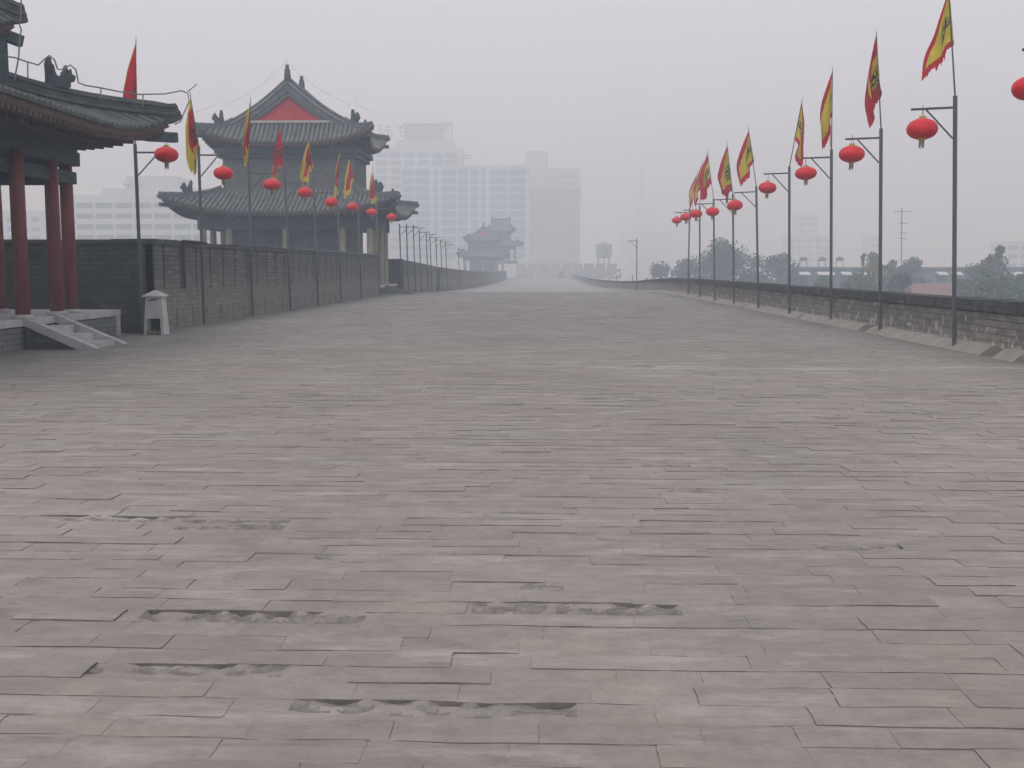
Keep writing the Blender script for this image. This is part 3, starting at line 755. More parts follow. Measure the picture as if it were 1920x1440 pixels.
def watchtower(T, fine=True):
    """T at the centre of the tower on the walk level; gable faces -y"""
    # platform
    pl = MB(); pl.box(-5.75, 5.75, -3.75, 3.75, -0.4, 0.42); pl.build('platform', MT['tower_wall'], T)
    pt = MB(); pt.box(-5.85, 5.85, -3.85, 3.85, 0.423, 0.56); pt.build('platform_edge', MT['stone'], T)
    # lower and upper walls
    lo = MB(); lo.box(-3.85, 3.85, -1.95, 1.95, 0.56, 5.6); lo.build('wall', MT['tower_wall'], T)
    upw = MB(); upw.box(-4.1, 4.1, -2.15, 2.15, 5.6, 9.3); upw.build('wall', MT['tower_wall'], T)
    bm = MB()
    for z0, z1, px_, py_ in ((3.95, 4.75, 5.14, 3.14),):
        for s in (-1, 1):
            bm.box(-px_-0.3, px_+0.3, s*py_-0.12, s*py_+0.12, z0, z1)
            bm.box(s*px_-0.12, s*px_+0.12, -py_+0.13, py_-0.13, z0+0.01, z1-0.01)
    bm.build('beam', MT['beam'], T)
    bm = MB()
    bm.box(-4.32, 4.32, -2.36, 2.36, 8.35, 8.62); bm.box(-4.5, 4.5, -2.55, 2.55, 8.62, 8.95)
    bm.build('bracket_course', MT['beam'], T)
    ws = MB(); ws.box(-4.2, 4.2, -2.25, 2.25, 6.28, 6.55); ws.build('string_course', MT['ridge'], T)
    # columns of the veranda
    xs = [-5.14, -3.55, -0.05, 3.45, 5.14]; yy = [-3.14, -1.1, 1.1, 3.14]
    prof = [(0.27, 0.56), (0.27, 0.66), (0.205, 0.70), (0.205, 4.0)]
    for x in xs:
        for y in yy:
            if abs(x) < 5 and abs(y) < 3: continue
            c = MB(); c.lathe(prof, 12, (x, y, 0)); c.build('column', MT['ochre'], T, smooth=False)
    # roofs
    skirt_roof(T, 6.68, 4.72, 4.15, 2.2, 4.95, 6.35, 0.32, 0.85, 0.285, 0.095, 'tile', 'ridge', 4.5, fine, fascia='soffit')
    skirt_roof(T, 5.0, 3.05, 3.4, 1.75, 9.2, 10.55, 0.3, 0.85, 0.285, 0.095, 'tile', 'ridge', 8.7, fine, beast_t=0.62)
    # gabled top
    gx, gy, z0, z1 = 3.55, 2.05, 10.42, 12.95
    def G(x):
        q = abs(x)/gx
        return z0 + (z1 - z0)*(1-q)**1.0*(1 - 0.28*q)
    gr = MB()
    gr.grid(lambda u, v: (u, v, G(u)), lin(-gx, gx, 25), [-gy, gy])
    n = int(2*gy/0.285)
    for s in (-1, 1):
        for k in range(n+1):
            y = -gy + k*2*gy/n
            pts = [(s*gx*q, y, G(gx*q)) for q in lin(1, 0.03, 7)]
            gr.sweep(pts, [(-0.085, -0.01), (-0.06, 0.07), (0, 0.10), (0.06, 0.07), (0.085, -0.01)] if fine else [(-0.085, -0.01), (0, 0.1), (0.085, -0.01)])
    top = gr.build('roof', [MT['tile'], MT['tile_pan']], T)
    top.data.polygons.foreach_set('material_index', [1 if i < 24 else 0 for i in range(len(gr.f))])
    for s in (-1, 1):
        ve = MB()          # broad verge of stepped tiles with a bargeboard
        for (dy, h0, h1, t_) in ((0.0, 0.02, -0.50, 0.16), (0.08, -0.46, -0.80, 0.10)):
            for sx in (-1, 1):
                qs = lin(0.0, 1.0, 10)
                for a, c in zip(qs, qs[1:]):
                    ya = s*(gy - dy); yb = s*(gy - dy - t_)
                    za, zc = G(gx*a), G(gx*c)
                    ve.hexa([(sx*gx*a, ya, za+h1*(1-.4*a)), (sx*gx*c, ya, zc+h1*(1-.4*c)), (sx*gx*c, yb, zc+h1*(1-.4*c)), (sx*gx*a, yb, za+h1*(1-.4*a)),
                             (sx*gx*a, ya, za+h0*(1-.4*a)), (sx*gx*c, ya, zc+h0*(1-.4*c)), (sx*gx*c, yb, zc+h0*(1-.4*c)), (sx*gx*a, yb, za+h0*(1-.4*a))])
        ve.build('bargeboard', MT['ridge'], top)
        ga = MB()
        ga.prism([(-2.7, z0-0.1), (2.7, z0-0.1), (0, z1-0.45)], lambda a, b2, d: (a, d, b2), s*(gy-0.36), s*(gy-0.24))
        ga.build('gable_panel', MT['red_paint'], top)
        sk = MB(); sk.box(-2.75, 2.75, s*(gy-0.2)-0.14, s*(gy-0.2)+0.14, z0+0.10, z0+0.24); sk.build('gable_sill', MT['stone'], top)
        fi = MB()          # dragon finial at the ridge end
        o2 = [(-0.20,0),(-0.24,0.32),(-0.16,0.54),(-0.13,0.72),(-0.02,0.95),(0.06,0.68),(0.03,0.62),(0.16,0.55),(0.27,0.34),(0.22,0)]
        for dd, sc_ in ((0.10, 1.0), (0.17, 0.7)):
            fi.prism(o2, lambda a, b2, d: (d, s*(gy - 0.10 - a*sc_), z1 + 0.12 + b2*sc_), -dd, dd)
        fi.build('finial', MT['beast'], top)
        for sx in (-1, 1):     # descending ridges ending in beasts
            dr = MB(); pts = [(sx*gx*q, s*(gy-0.32), G(gx*q)+0.04) for q in lin(0.0, 1.04, 9)]
            dr.sweep(pts, [(-0.11, -0.05), (0.11, -0.05), (0.11, 0.16), (0.14, 0.2), (0.07, 0.30), (-0.07, 0.30), (-0.14, 0.2), (-0.11, 0.16)])
            dr.build('descending_ridge', MT['ridge'], top)
    rg = MB(); rg.sweep([(0, -gy-0.02, z1), (0, 0, z1-0.03), (0, gy+0.02, z1)], [(-0.14, -0.1), (0.14, -0.1), (0.14, 0.12), (0.18, 0.15), (0.1, 0.3), (-0.1, 0.3), (-0.18, 0.15), (-0.14, 0.12)])
    rg.build('ridge', MT['ridge'], top)
    if fine:
        wr = MB()
        wr.tube([(-5.3, -3.3, 11.0), (-4.4, -2.5, 11.5), (-4.2, -2.3, 12.0), (-3.9, -2.1, 11.5), (-1.8, -2.1, 12.6), (0, -2.1, 14.1), (1.8, -2.1, 12.6), (3.9, -2.1, 11.5), (4.2, -2.3, 12.0), (4.4, -2.5, 11.5), (5.3, -3.3, 11.0)], 0.006, 5)
        wr.tube([(0, -2.1, 13.9), (0, -2.1, 14.4)], 0.006, 5)
        wr.build('lightning_wire', MT['wire'], T)

TW = (-15.78, 69.5)
t1 = thing('watchtower', 'grey two storey watchtower with red gable above the left wall', 'watchtower', (TW[0], TW[1], 0))
watchtower(t1, True)
st = MB()                            # ramp cheek beside its platform
st.hexa([(5.86, -1.6, -0.02), (7.6, -1.6, -0.02), (7.6, -1.25, -0.02), (5.86, -1.25, -0.02), (5.86, -1.6, 0.56), (7.6, -1.6, 0.06), (7.6, -1.25, 0.06), (5.86, -1.25, 0.56)])
st.build('ramp_cheek', MT['ridge'], t1)
t2 = thing('watchtower', 'distant hazy watchtower with faint red gable at the far end of the walk', 'watchtower', (-16.4, 295, -0.2))
watchtower(t2, False)
t3 = thing('gate_tower', 'taller hazy gate tower rising behind the distant watchtower', 'gate tower', (-13.1, 330, 3.4), R(90))
t3.scale = (1.15, 1.35, 1.0)
watchtower(t3, False)

# ------------------------------------------------------------------ pavilion at the left edge
PC = Vector((-13.6, 18.2, 0))
pv = thing('pavilion', 'open pavilion with red columns and sweeping dark tiled double eaves, left edge', 'pavilion', PC)
def L_(p): return Vector(p) - PC
px1, py1 = -10.1 - PC.x, 25.9 - PC.y
m_ = MB(); m_.box(-6.5, px1, -6.0, py1, -0.3, 0.46)
pb = m_.build('platform', MT['plinth'], pv)
m_ = MB()
m_.box(-6.6, px1+0.04, -6.1, py1+0.04, 0.463, 0.61)
m_.box(px1-0.1, px1+0.03, py1-0.20, py1+0.03, -0.1, 0.46)
m_.build('stone_edge', MT['stone'], pb)
# steps towards the walk
stp = MB(); xs0 = px1+0.045
stt = MB(); 
steps_o = None
for i, (x0, x1, zt_) in enumerate(((0.0, 0.40, 0.43), (0.40, 0.82, 0.27), (0.82, 1.25, 0.11))):
    s = MB(); s.box(xs0+x0+0.003, xs0+x1, 21.22-PC.y, 22.38-PC.y, -0.1, zt_)
    o = s.build('step', MT['stone'], pv)
for yk in (21.0, 22.4):
    s = MB(); a, c = yk-PC.y, yk+0.2-PC.y
    s.hexa([(xs0, a, 0.47), (xs0+1.25, a, -0.08), (xs0+1.25, c, -0.08), (xs0, c, 0.47), (xs0, a, 0.64), (xs0+1.45, a, 0.02), (xs0+1.45, c, 0.02), (xs0, c, 0.64)])
    o = s.build('stair_cheek', MT['stone'], pv)
    s = MB(); s.hexa([(xs0+0.01, a+0.03, -0.1), (xs0+1.15, a+0.03, -0.1), (xs0+1.15, c-0.03, -0.1), (xs0+0.01, c-0.03, -0.1), (xs0+0.01, a+0.03, 0.50), (xs0+1.15, a+0.03, 0.02), (xs0+1.15, c-0.03, 0.02), (xs0+0.01, c-0.03, 0.50)])
    s.build('brick_infill', MT['wall_dark'], o)
# columns
colp = [(-10.27, 21.2), (-10.38, 22.95), (-10.55, 24.05), (-12.25, 24.2), (-13.9, 24.2), (-10.27, 19.4), (-12.2, 21.2), (-15.6, 24.2)]
for (x, y) in colp:
    c = MB(); c.lathe([(0.143, 0.66), (0.143, 3.0), (0.138, 3.92)], 20, (x-PC.x, y-PC.y, 0))
    o = c.build('column', MT['column'], pv, smooth=True)
    c = MB(); c.lathe([(0.20, 0.60), (0.225, 0.63), (0.20, 0.67), (0.155, 0.69)], 20, (x-PC.x, y-PC.y, 0))
    c.build('column_base', MT['stone'], o)
# beams
m_ = MB()
bx, by = -10.36-PC.x, 24.05-PC.y
m_.box(bx-0.13, bx+0.11, -5.2, by+0.22, 3.86, 4.16)
m_.box(-4.6, bx-0.14, by-0.11, by+0.11, 3.84, 4.15)
m_.build('beam', MT['beam'], pv)
m_ = MB()
m_.box(bx-0.09, bx+0.07, -5.2, by+0.10, 3.46, 3.72); m_.box(-4.6, bx-0.10, by-0.08, by+0.07, 3.44, 3.73)
m_.box(bx-1.9, bx-1.75, -5.2, by-0.2, 3.40, 3.82)
m_.build('lower_beam', MT['beam'], pv)
m_ = MB(); m_.box(bx-0.16, bx+0.14, -5.2, by+0.16, 4.162, 4.34)
for k in range(9):
    yk = by - 0.5 - k*0.95
    for zz, ww in ((4.342, 0.16), (4.50, 0.26), (4.66, 0.36)):
        m_.box(bx-0.1, bx+ww, yk-ww, yk+ww, zz, zz+0.155)
m_.build('bracket_course', MT['beam'], pv)
bod = MB(); bod.box(-2.5, 2.5, -4.3, 4.45, 4.9, 6.35); bod.build('upper_frieze', MT['beam'], pv)
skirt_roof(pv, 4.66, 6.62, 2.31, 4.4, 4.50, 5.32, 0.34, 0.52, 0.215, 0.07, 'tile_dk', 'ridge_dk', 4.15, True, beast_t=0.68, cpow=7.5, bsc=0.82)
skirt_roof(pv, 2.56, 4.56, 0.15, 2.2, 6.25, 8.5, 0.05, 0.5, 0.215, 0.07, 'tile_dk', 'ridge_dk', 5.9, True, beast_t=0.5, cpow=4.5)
for ch in pv.children:
    if ch.name.split('.')[0] in ('platform', 'step', 'stair_cheek', 'column', 'beam', 'lower_beam', 'bracket_course'): ch.location.x -= {'column': 0.07, 'beam': 0.13, 'lower_beam': 0.13}.get(ch.name.split('.')[0], 0.19)
# lightning conductor pipe over the hip ridge
wp = [(0,104),(28,108),(48,115),(72,122),(82,112),(92,104),(102,112),(108,130),(118,130),(132,122),(142,130),(147,155),(160,160),(190,165),(230,173),(262,177),(310,176),(340,170),(352,175),(355,190),(345,212),(338,228),(328,233)]
m_ = MB()
def wpt(x, y):
    t = max(0, min(1, (x-20)/325)); return L_(at(x, y, lerp(22.2, 25.2, t)))
m_.tube([wpt(*p) for p in wp], 0.016, 6)
for (x, ya, yb) in ((52, 116, 142), (189, 165, 184), (268, 177, 196)): m_.tube([wpt(x, ya), wpt(x, yb+4)], 0.014, 5)
m_.tube([wpt(352, 172), wpt(369, 158)], 0.012, 5)
m_.tube([wpt(40, -8), wpt(38, 40), wpt(36, 46), wpt(40, 56), wpt(37, 70), wpt(35, 108), wpt(27, 150)], 0.016, 6)
m_.build('lightning_pipe', MT['wire'], pv)

# ------------------------------------------------------------------ litter bin
BP = ground(294, 627)
bn = thing('litter_bin', 'pale cement litter bin with pagoda style cap beside the slotted wall', 'litter bin', BP)
bn.scale = (0.74, 0.8, 0.98)
m_ = MB()
for s in (-1, 1):
    m_.hexa([(s*0.29-0.05, -0.25, 0), (s*0.29+0.05, -0.25, 0), (s*0.29+0.05, 0.25, 0), (s*0.29-0.05, 0.25, 0),
             (s*0.215-0.045, -0.19, 0.93), (s*0.215+0.045, -0.19, 0.93), (s*0.215+0.045, 0.19, 0.93), (s*0.215-0.045, 0.19, 0.93)])
m_.hexa([(-0.245, -0.225, 0.40), (0.245, -0.225, 0.40), (0.245, 0.225, 0.40), (-0.245, 0.225, 0.40), (-0.20, -0.17, 0.93), (0.20, -0.17, 0.93), (0.20, 0.17, 0.93), (-0.20, 0.17, 0.93)])
m_.build('body', MT['bin'], bn)
m_ = MB(); m_.box(-0.24, 0.24, 0.12, 0.2, 0.02, 0.39); m_.build('hollow_back', MT['dark'], bn)
m_ = MB()
for i in range(26):
    a, c = random.uniform(-0.2, 0.2), random.uniform(-0.2, 0.1); s_ = random.uniform(0.02, 0.05)
    m_.box(a-s_, a+s_, c-s_, c+s_, 0.0, random.uniform(0.03, 0.11), random.uniform(0, 3))
m_.build('ash_heap', MT['ash'], bn)
m_ = MB(); m_.hexa([(-0.33, -0.30, 0.93), (0.33, -0.30, 0.93), (0.33, 0.30, 0.93), (-0.33, 0.30, 0.93), (-0.33, -0.30, 0.965), (0.33, -0.30, 0.965), (0.33, 0.30, 0.965), (-0.33, 0.30, 0.965)])
m_.hexa([(-0.32, -0.29, 0.966), (0.32, -0.29, 0.966), (0.32, 0.29, 0.966), (-0.32, 0.29, 0.966), (-0.04, -0.04, 1.09), (0.04, -0.04, 1.09), (0.04, 0.04, 1.09), (-0.04, 0.04, 1.09)])
m_.build('cap', MT['bin'], bn)
m_ = MB(); m_.tube([(-0.14, -0.20, 0.82), (-0.07, -0.205, 0.86), (0.02, -0.21, 0.865), (0.13, -0.20, 0.87)], 0.012, 5); m_.build('handle', MT['black'], bn)

# black pipe frame standing against the left wall
FP = at(337, 560, 30.2)
fr = thing('pipe_frame', 'thin black pipe frame standing against the slotted wall by a post', 'pipe frame', (XL+0.06, 29.3, 0))
m_ = MB(); m_.tube([(0, 0, 1.05), (0, 0, 2.36)], 0.035, 8); m_.build('upright', MT['black'], fr)
m_ = MB(); m_.tube([(0, 0, 2.34), (0.02, 1.75, 2.34)], 0.035, 8); m_.build('crossbar', MT['black'], fr)

# ------------------------------------------------------------------ lamp posts, lanterns, flags
def make_post(flagged):
    o = thing('lamp_post', 'x', 'lamp post', (0, 0, 0))
    m_ = MB(); m_.tube([(0,0,0), (0,0,5.04)], 0.042, 12); m_.build('pole', MT['steel'], o)
    m_ = MB(); m_.tube([(-0.045,0,4.82), (-0.84,0,4.815)], 0.024, 8); m_.build('arm', MT['steel'], o)
    m_ = MB(); m_.tube([(-0.55,0,4.795), (-0.045,0,4.22)], 0.018, 8); m_.build('brace', MT['steel'], o)
    if flagged:
        m_ = MB(); m_.tube([(0,0,0), (0,0,1.2), (0,0,2.3), (0,0,2.5)], 0.016, 7, scale=[1.1, 0.9, 0.7, 0.15]); m_.build('flag_staff', MT['steel'], o, loc=(0,0,5.0))
    return o
P_flag = make_post(True); P_plain = make_post(False)
used = {'f': False, 'p': False}
def make_lantern():
    o = thing('red_lantern', 'x', 'lantern', (0,0,0))
    pr = []
    for i in range(17):
        a = -math.pi/2 + math.pi*i/16
        pr.append((max(0.075, 0.288*math.cos(a)**0.75 if abs(math.cos(a)) > 1e-6 else 0.0), 0.182*math.sin(a)))
    n = 48; m_ = MB(); n0 = 0
    for (r_, z) in pr:
        for i in range(n):
            a = 2*math.pi*i/n; q = r_*(1 - 0.03*(i % 2))       # ribbed silk
            m_.v.append(Vector((q*math.cos(a), q*math.sin(a), z)))
    for j in range(len(pr)-1):
        for i in range(n):
            m_.f.append((j*n+i, j*n+(i+1) % n, (j+1)*n+(i+1) % n, (j+1)*n+i))
    m_.build('lantern_body', MT['lantern'], o, smooth=True)
    m_ = MB(); m_.lathe([(0.115, 0.165), (0.118, 0.185), (0.065, 0.195), (0.062, 0.235), (0.02, 0.24)], 16); m_.build('top_cap', MT['gold'], o)
    m_ = MB(); m_.lathe([(0.045, -0.235), (0.055, -0.23), (0.058, -0.195), (0.105, -0.185), (0.10, -0.165)], 16); m_.build('bottom_cap', MT['gold'], o)
    m_ = MB()
    for k in range(12):
        a = 2*math.pi*k/12; q = 0.038
        m_.tube([(q*math.cos(a), q*math.sin(a), -0.23), (q*1.1*math.cos(a), q*1.1*math.sin(a), -0.29), (q*1.15*math.cos(a)+0.004, q*1.1*math.sin(a), -0.315 - 0.02*(k % 3))], 0.008, 5)
    m_.build('tassel', MT['tassel'], o)
    m_ = MB()
    for s in (-1, 1): m_.tube([(0.03*s, 0, 0.235), (0.004*s, 0, 0.40)], 0.005, 5)
    m_.tube([(0,0,0.39),(0.012,0,0.42),(0,0,0.445)], 0.006, 5)
    m_.build('hanger', MT['wire'], o)
    return o
P_lan = make_lantern(); lan_used = False

ORD = ['nearest', 'second', 'third', 'fourth', 'fifth', 'sixth', 'seventh', 'eighth', 'ninth', 'tenth']
def put_post(base, top, flagged, label, side, group):
    """base, top world points of the main pole; side=+1 right row (arm to -x), -1 left row"""
    key = 'f' if flagged else 'p'; src = P_flag if flagged else P_plain
    o = src if not used[key] else copy_tree(src); used[key] = True
    o['label'] = label; o['group'] = group
    o.location = base
    d = top - base
    o.rotation_mode = 'ZYX' if False else 'XYZ'
    lean = math.atan2(d.x, d.z)
    o.rotation_euler = (0, lean if side > 0 else -lean, 0 if side > 0 else math.pi)
    s = d.length/5.04
    o.scale = (1, 1, s)
    return o, s

def put_lantern(p, label, rz=0.0):
    global lan_used
    o = P_lan if not lan_used else copy_tree(P_lan); lan_used = True
    rl_ = random.Random(label); q = rl_.uniform(0.96, 1.05)
    o.location = p; o.rotation_euler = (rl_.uniform(-0.07, 0.07), rl_.uniform(-0.06, 0.06), rz + rl_.uniform(0, 3)); o.scale = (q, q, rl_.uniform(0.95, 1.05)); o['label'] = label
    o['group'] = 'red lanterns on the lamp posts'
    return o

def make_flag(A, B, C, mat, label, seed, folds=2.2, amp=0.10, bulge=0.14):
    """draped pennant: hoist A-B on the staff, fly tip C hanging"""
    A, B, C = Vector(A), Vector(B), Vector(C)
    rr = random.Random(seed); ph = rr.uniform(0, 6.28); ph2 = rr.uniform(0, 6.28)
    n = 34; v, f, uv, idx = [], [], [], {}
    H = (A - B).length
    W = Vector((B.x - C.x, 0, 0)); wd = abs(B.x - C.x)
    sgn = 1 if C.x < B.x else -1
    for i in range(n+1):
        for j in range(n+1-i):
            b2, c2 = i/n, j/n; a2 = 1 - b2 - c2
            p = A*a2 + B*b2 + C*c2
            # cross coordinate: 0 at hoist, 1 at edge A-C for given level
            s = c2/(c2 + b2 + 1e-6)
            lev = (b2 + c2)
            fall = min(1, lev*1.5) * min(1, c2*7)
            zig = math.sin(s*folds*6.283 + ph + lev*1.6)
            dep = math.cos(s*folds*6.283 + ph + lev*1.9)
            p.x += -sgn*amp*fall*zig*0.75
            p.y += amp*fall*dep*1.1 + 0.05*fall*math.sin(lev*5 + ph2)
            p.x -= sgn*bulge*s*math.sin(math.pi*c2/(a2 + c2 + 1e-6))
            # lower hem sags, tail curls
            p.x += 0.035*c2*math.sin(c2*9 + ph2)*fall
            p.z -= 0.05*fall*(0.5 + 0.5*math.sin(s*9 + ph2))*(1 if b2 + c2 > 0.9 else 0.3)
            if a2 < 0.03: p.z -= (0.09*abs(noise.noise(Vector((b2*14, seed*3.1, 0)))) + (0.16 if (seed % 3 == 1 and abs(s - 0.35) < 0.08) else 0))*min(1, 6*b2*c2)*3
            p += Vector((0.03, 0.05, 0.0))*fall*noise.noise(Vector((b2*5, c2*5, seed*1.7)))
            idx[(i, j)] = len(v); v.append(p); uv.append((b2, c2))
    for i in range(n):
        for j in range(n-i):
            f.append((idx[(i, j)], idx[(i+1, j)], idx[(i, j+1)]))
            if j < n-i-1: f.append((idx[(i+1, j)], idx[(i+1, j+1)], idx[(i, j+1)]))
    o0 = A.copy()
    o = mesh_obj('pennant_flag', [p - o0 for p in v], f, MT[mat], None, True, uv, o0)
    tag(o, label, 'flag', 'pennant flags on the lamp posts')
    return o

# right row: (base px), (pole top px), lantern px, flag tip px, flag A,B,C px
RIGHT = [
 ((1789,652),(1791,180),(1729,242),(1777,-60),((1780,-22),(1789,84),(1727,147))),
 ((1650,625),(1652,241),(1597,289),(1643,50),((1643,66),(1650,160),(1632,236))),
 ((1558,605),(1559,280),(1511,325),(1561,121),((1561,132),(1560,216),(1545,281))),
 ((1480,593),(1480,312),(1439,352),(1505,178),((1503,190),(1489,260),(1500,312))),
 ((1422,586),(1418,349),(1378,385),(1403,230),((1404,244),(1414,302),(1391,349))),
 ((1376,577),(1374,364),(1336,397),(1363,260),((1364,272),(1372,347),(1357,364))),
 ((1340,570),(1338,373),(1305,401),(1326,277),((1327,288),(1334,342),(1316,375))),
 ((1312,562),(1312,386),(1286,407),(1318,296),((1317,306),(1313,352),(1304,386))),
 ((1290,557),(1293,391),(1269,413),(1309,315),((1308,325),(1298,366),(1295,390)))]
DR = [21.6, 26.45, 31.2, 36.2, 41.3, 46.5, 51.7, 56.8, 61.8]
rl = ['nearest of the right row', 'second along the right parapet', 'third along the right parapet', 'fourth along the right parapet', 'fifth along the right parapet', 'sixth along the right parapet', 'seventh along the right parapet', 'eighth along the right parapet', 'ninth and last along the right parapet']
fl = ['yellow flag with dark dragon and red border, cut off by the top edge', 'mostly red folded flag, second from the right edge', 'yellow flag with coiled dark dragon, third from the right edge', 'yellow flag on a staff leaning right, fourth from the right edge', 'wide yellow flag with two red tails, fifth from the right edge', 'yellow flag with dark dragon, sixth from the right, standing apart', 'yellow flag with broad red edge, nearest of the overlapping three', 'small yellow flag in the middle of the overlapping three', 'small yellow flag, last and farthest of the right row']
for i, (bp_, tp_, lp_, sp_, fp_) in enumerate(RIGHT):
    Y = DR[i]
    base = at(bp_[0], bp_[1], Y); base.z = deck_z(Y) - 0.02
    top = at(tp_[0], tp_[1], Y)
    o, s = put_post(base, top, True, 'grey lamp post with lantern arm and flag staff, ' + rl[i], 1, 'lamp posts along the walk')
    tip = at(sp_[0], sp_[1], Y)
    for ch in o.children:
        if ch.name.startswith('flag_staff'):
            d = tip - top; ch.rotation_euler = (0, math.atan2(d.x, d.z) - math.atan2(top.x-base.x, top.z-base.z), 0); ch.scale = (1, 1, d.length/2.5/s)
    put_lantern(at(lp_[0], lp_[1], Y), 'red silk lantern with gold caps, %s from the right edge of the photo' % ORD[i+1])
    A, B, C = [at(p[0], p[1], Y) for p in fp_]
    make_flag(A, B, C, 'flag_yr' if i in (1, 6) else 'flag_y', fl[i], 20+i, folds=(0.8, 1.6, 1.1, 0.9, 1.3, 1.6, 1.1, 1.2, 0.9)[i], amp=(0.08, 0.12, 0.09, 0.10, 0.12, 0.13, 0.10, 0.09, 0.09)[i], bulge=(0.05, 0.16, 0.16, 0.16, 0.2, 0.22, 0.24, 0.2, 0.2)[i])
# the post just out of frame whose lantern reaches into the picture
lq = at(1937, 165, 16.65)
base = Vector((lq.x + 0.64, 16.65, -0.02)); top = base + Vector((0.02, 0, 5.06))
put_post(base, top, True, 'grey lamp post just outside the right edge of the photo', 1, 'lamp posts along the walk')
put_lantern(lq, 'large red lantern half cut off by the right edge of the photo')
# far single post on the right
Y = 95.5; base = at(1194, 540, Y); base.z = deck_z(Y) - 0.02
put_post(base, at(1194, 447, Y), False, 'thin bare lamp post standing alone far along the right parapet', 1, 'bare lamp posts beyond the tower')

LEFT = [
 ((268,625),(253,270),(312,290),(254,64),((255,78),(258,225),(226,252))),
 ((383,608),(372,276),(419,325),(355,164),((358,182),(373,272),(360,322))),
 ((474,594),(466,312),(510,346),(470,176),((469,190),(467,280),(460,313))),
 ((545,580),(534,332),(572,361),(525,222),((526,238),(533,296),(508,338))),
 ((597,571),(588,352),(621,379),(579,252),((579,264),(587,308),(570,348))),
 ((640,563),(632,366),(661,388),(639,272),((638,282),(634,335),(629,372))),
 ((678,557),(671,376),(697,398),(654,288),((655,298),(663,338),(647,372))),
 ((712,553),(705,384),(734,407),(698,308),((698,320),(706,374),(697,382)))]
DL = [26.2, 31.0, 36.0, 41.1, 46.2, 51.3, 57.0, 62.6]
ll = ['rising behind the pavilion eave', 'second of the left row', 'third of the left row, before the tower', 'fourth of the left row', 'fifth of the left row', 'sixth of the left row', 'seventh of the left row', 'last flagged one of the left row']
lfl = ['tall narrow red flag rising above the pavilion roof', 'red flag with yellow edge hanging beside the pavilion eave tip', 'narrow reddish orange flag before the tower left slope', 'red flag with yellow border before the red gable', 'red and yellow flag before the tower upper eave', 'slim red flag, left of the close pair by the tower corner', 'wide red flag, right of the close pair by the tower corner', 'small red flag, last of the left row']
lln = ['red lantern hanging under the pavilion eave tip', 'red lantern left of the tower upper storey', 'red lantern before the tower wall, third of the left row', 'red lantern before the tower wall, fourth of the left row', 'red lantern at the tower lower eave, fifth of the left row', 'red lantern at the tower lower eave, sixth of the left row', 'red lantern at the tower lower eave, seventh of the left row', 'smallest red lantern of the left row, at the tower corner']
for i, (bp_, tp_, lp_, sp_, fp_) in enumerate(LEFT):
    Y = DL[i]
    base = at(bp_[0], bp_[1], Y); base.z = deck_z(Y) - 0.02
    top = at(tp_[0], tp_[1], Y)
    o, s = put_post(base, top, True, 'grey lamp post with lantern arm, ' + ll[i], -1, 'lamp posts along the walk')
    tip = at(sp_[0], sp_[1], Y)
    for ch in o.children:
        if ch.name.startswith('flag_staff'):
            d = tip - top; ch.rotation_euler = (0, -(math.atan2(d.x, d.z) - math.atan2(top.x-base.x, top.z-base.z)), 0); ch.scale = (1, 1, d.length/2.5/s)
    put_lantern(at(lp_[0], lp_[1], Y), lln[i], math.pi)
    A, B, C = [at(p[0], p[1], Y) for p in fp_]
    make_flag(A, B, C, 'flag_rr' if i in (0, 3) else 'flag_r', lfl[i], 60+i, bulge=(0.12, 0.2, 0.1, 0.1, 0.16, 0.12, 0.1, 0.12)[i], folds=(0.6, 1.4, 1.3, 1.3, 1.6, 1.5, 0.9, 1.2)[i], amp=(0.05, 0.10, 0.08, 0.10, 0.11, 0.08, 0.07, 0.08)[i])
for i, (px_, py_, Y) in enumerate(((749,420,71.8),(762,420,75.6),(775,422,79.4),(786,431,83.2),(799,435,87.4),(806,441,91),(817,446,95.6),(826,450,100),(835,454,105),(859,464,121))):
    top = at(px_, py_, Y); base = at(px_+4, 530, Y); base.z = deck_z(Y) - 0.02
    put_post(base, top, False, 'bare lamp post past the watchtower, %s of the row' % ORD[i] if i < 9 else 'last bare lamp post, close to the distant watchtower', -1, 'bare lamp posts beyond the tower')

# ------------------------------------------------------------------ far end of the walk
cr = thing('crenellated_wall', 'hazy crenellated wall closing the far end of the walk', 'crenellated wall', (0, 322, -1.5))
a, c = at(968, 500, 322).x, at(1165, 500, 322).x
m_ = MB(); m_.box(a, c, 0, 1.2, 0, 2.9); m_.build('wall_body', MT['haze_brick'], cr)
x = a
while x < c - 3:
    m_ = MB(); m_.box(x, x+2.9, 0.02, 0.6, 2.9, 4.5); m_.build('merlon', MT['haze_brick'], cr); x += 3.35
gx0 = at(1002, 515, 322).x
m_ = MB(); m_.box(gx0, gx0+0.8, -0.5, 0.0, 0, 2.6); m_.build('pier', MT['concrete'], cr)
gx0 = at(1048, 515, 322).x
m_ = MB(); m_.box(gx0, gx0+1.3, -0.03, 0.0, 0.0, 2.2); m_.build('doorway', MT['grey_plaster'], cr)

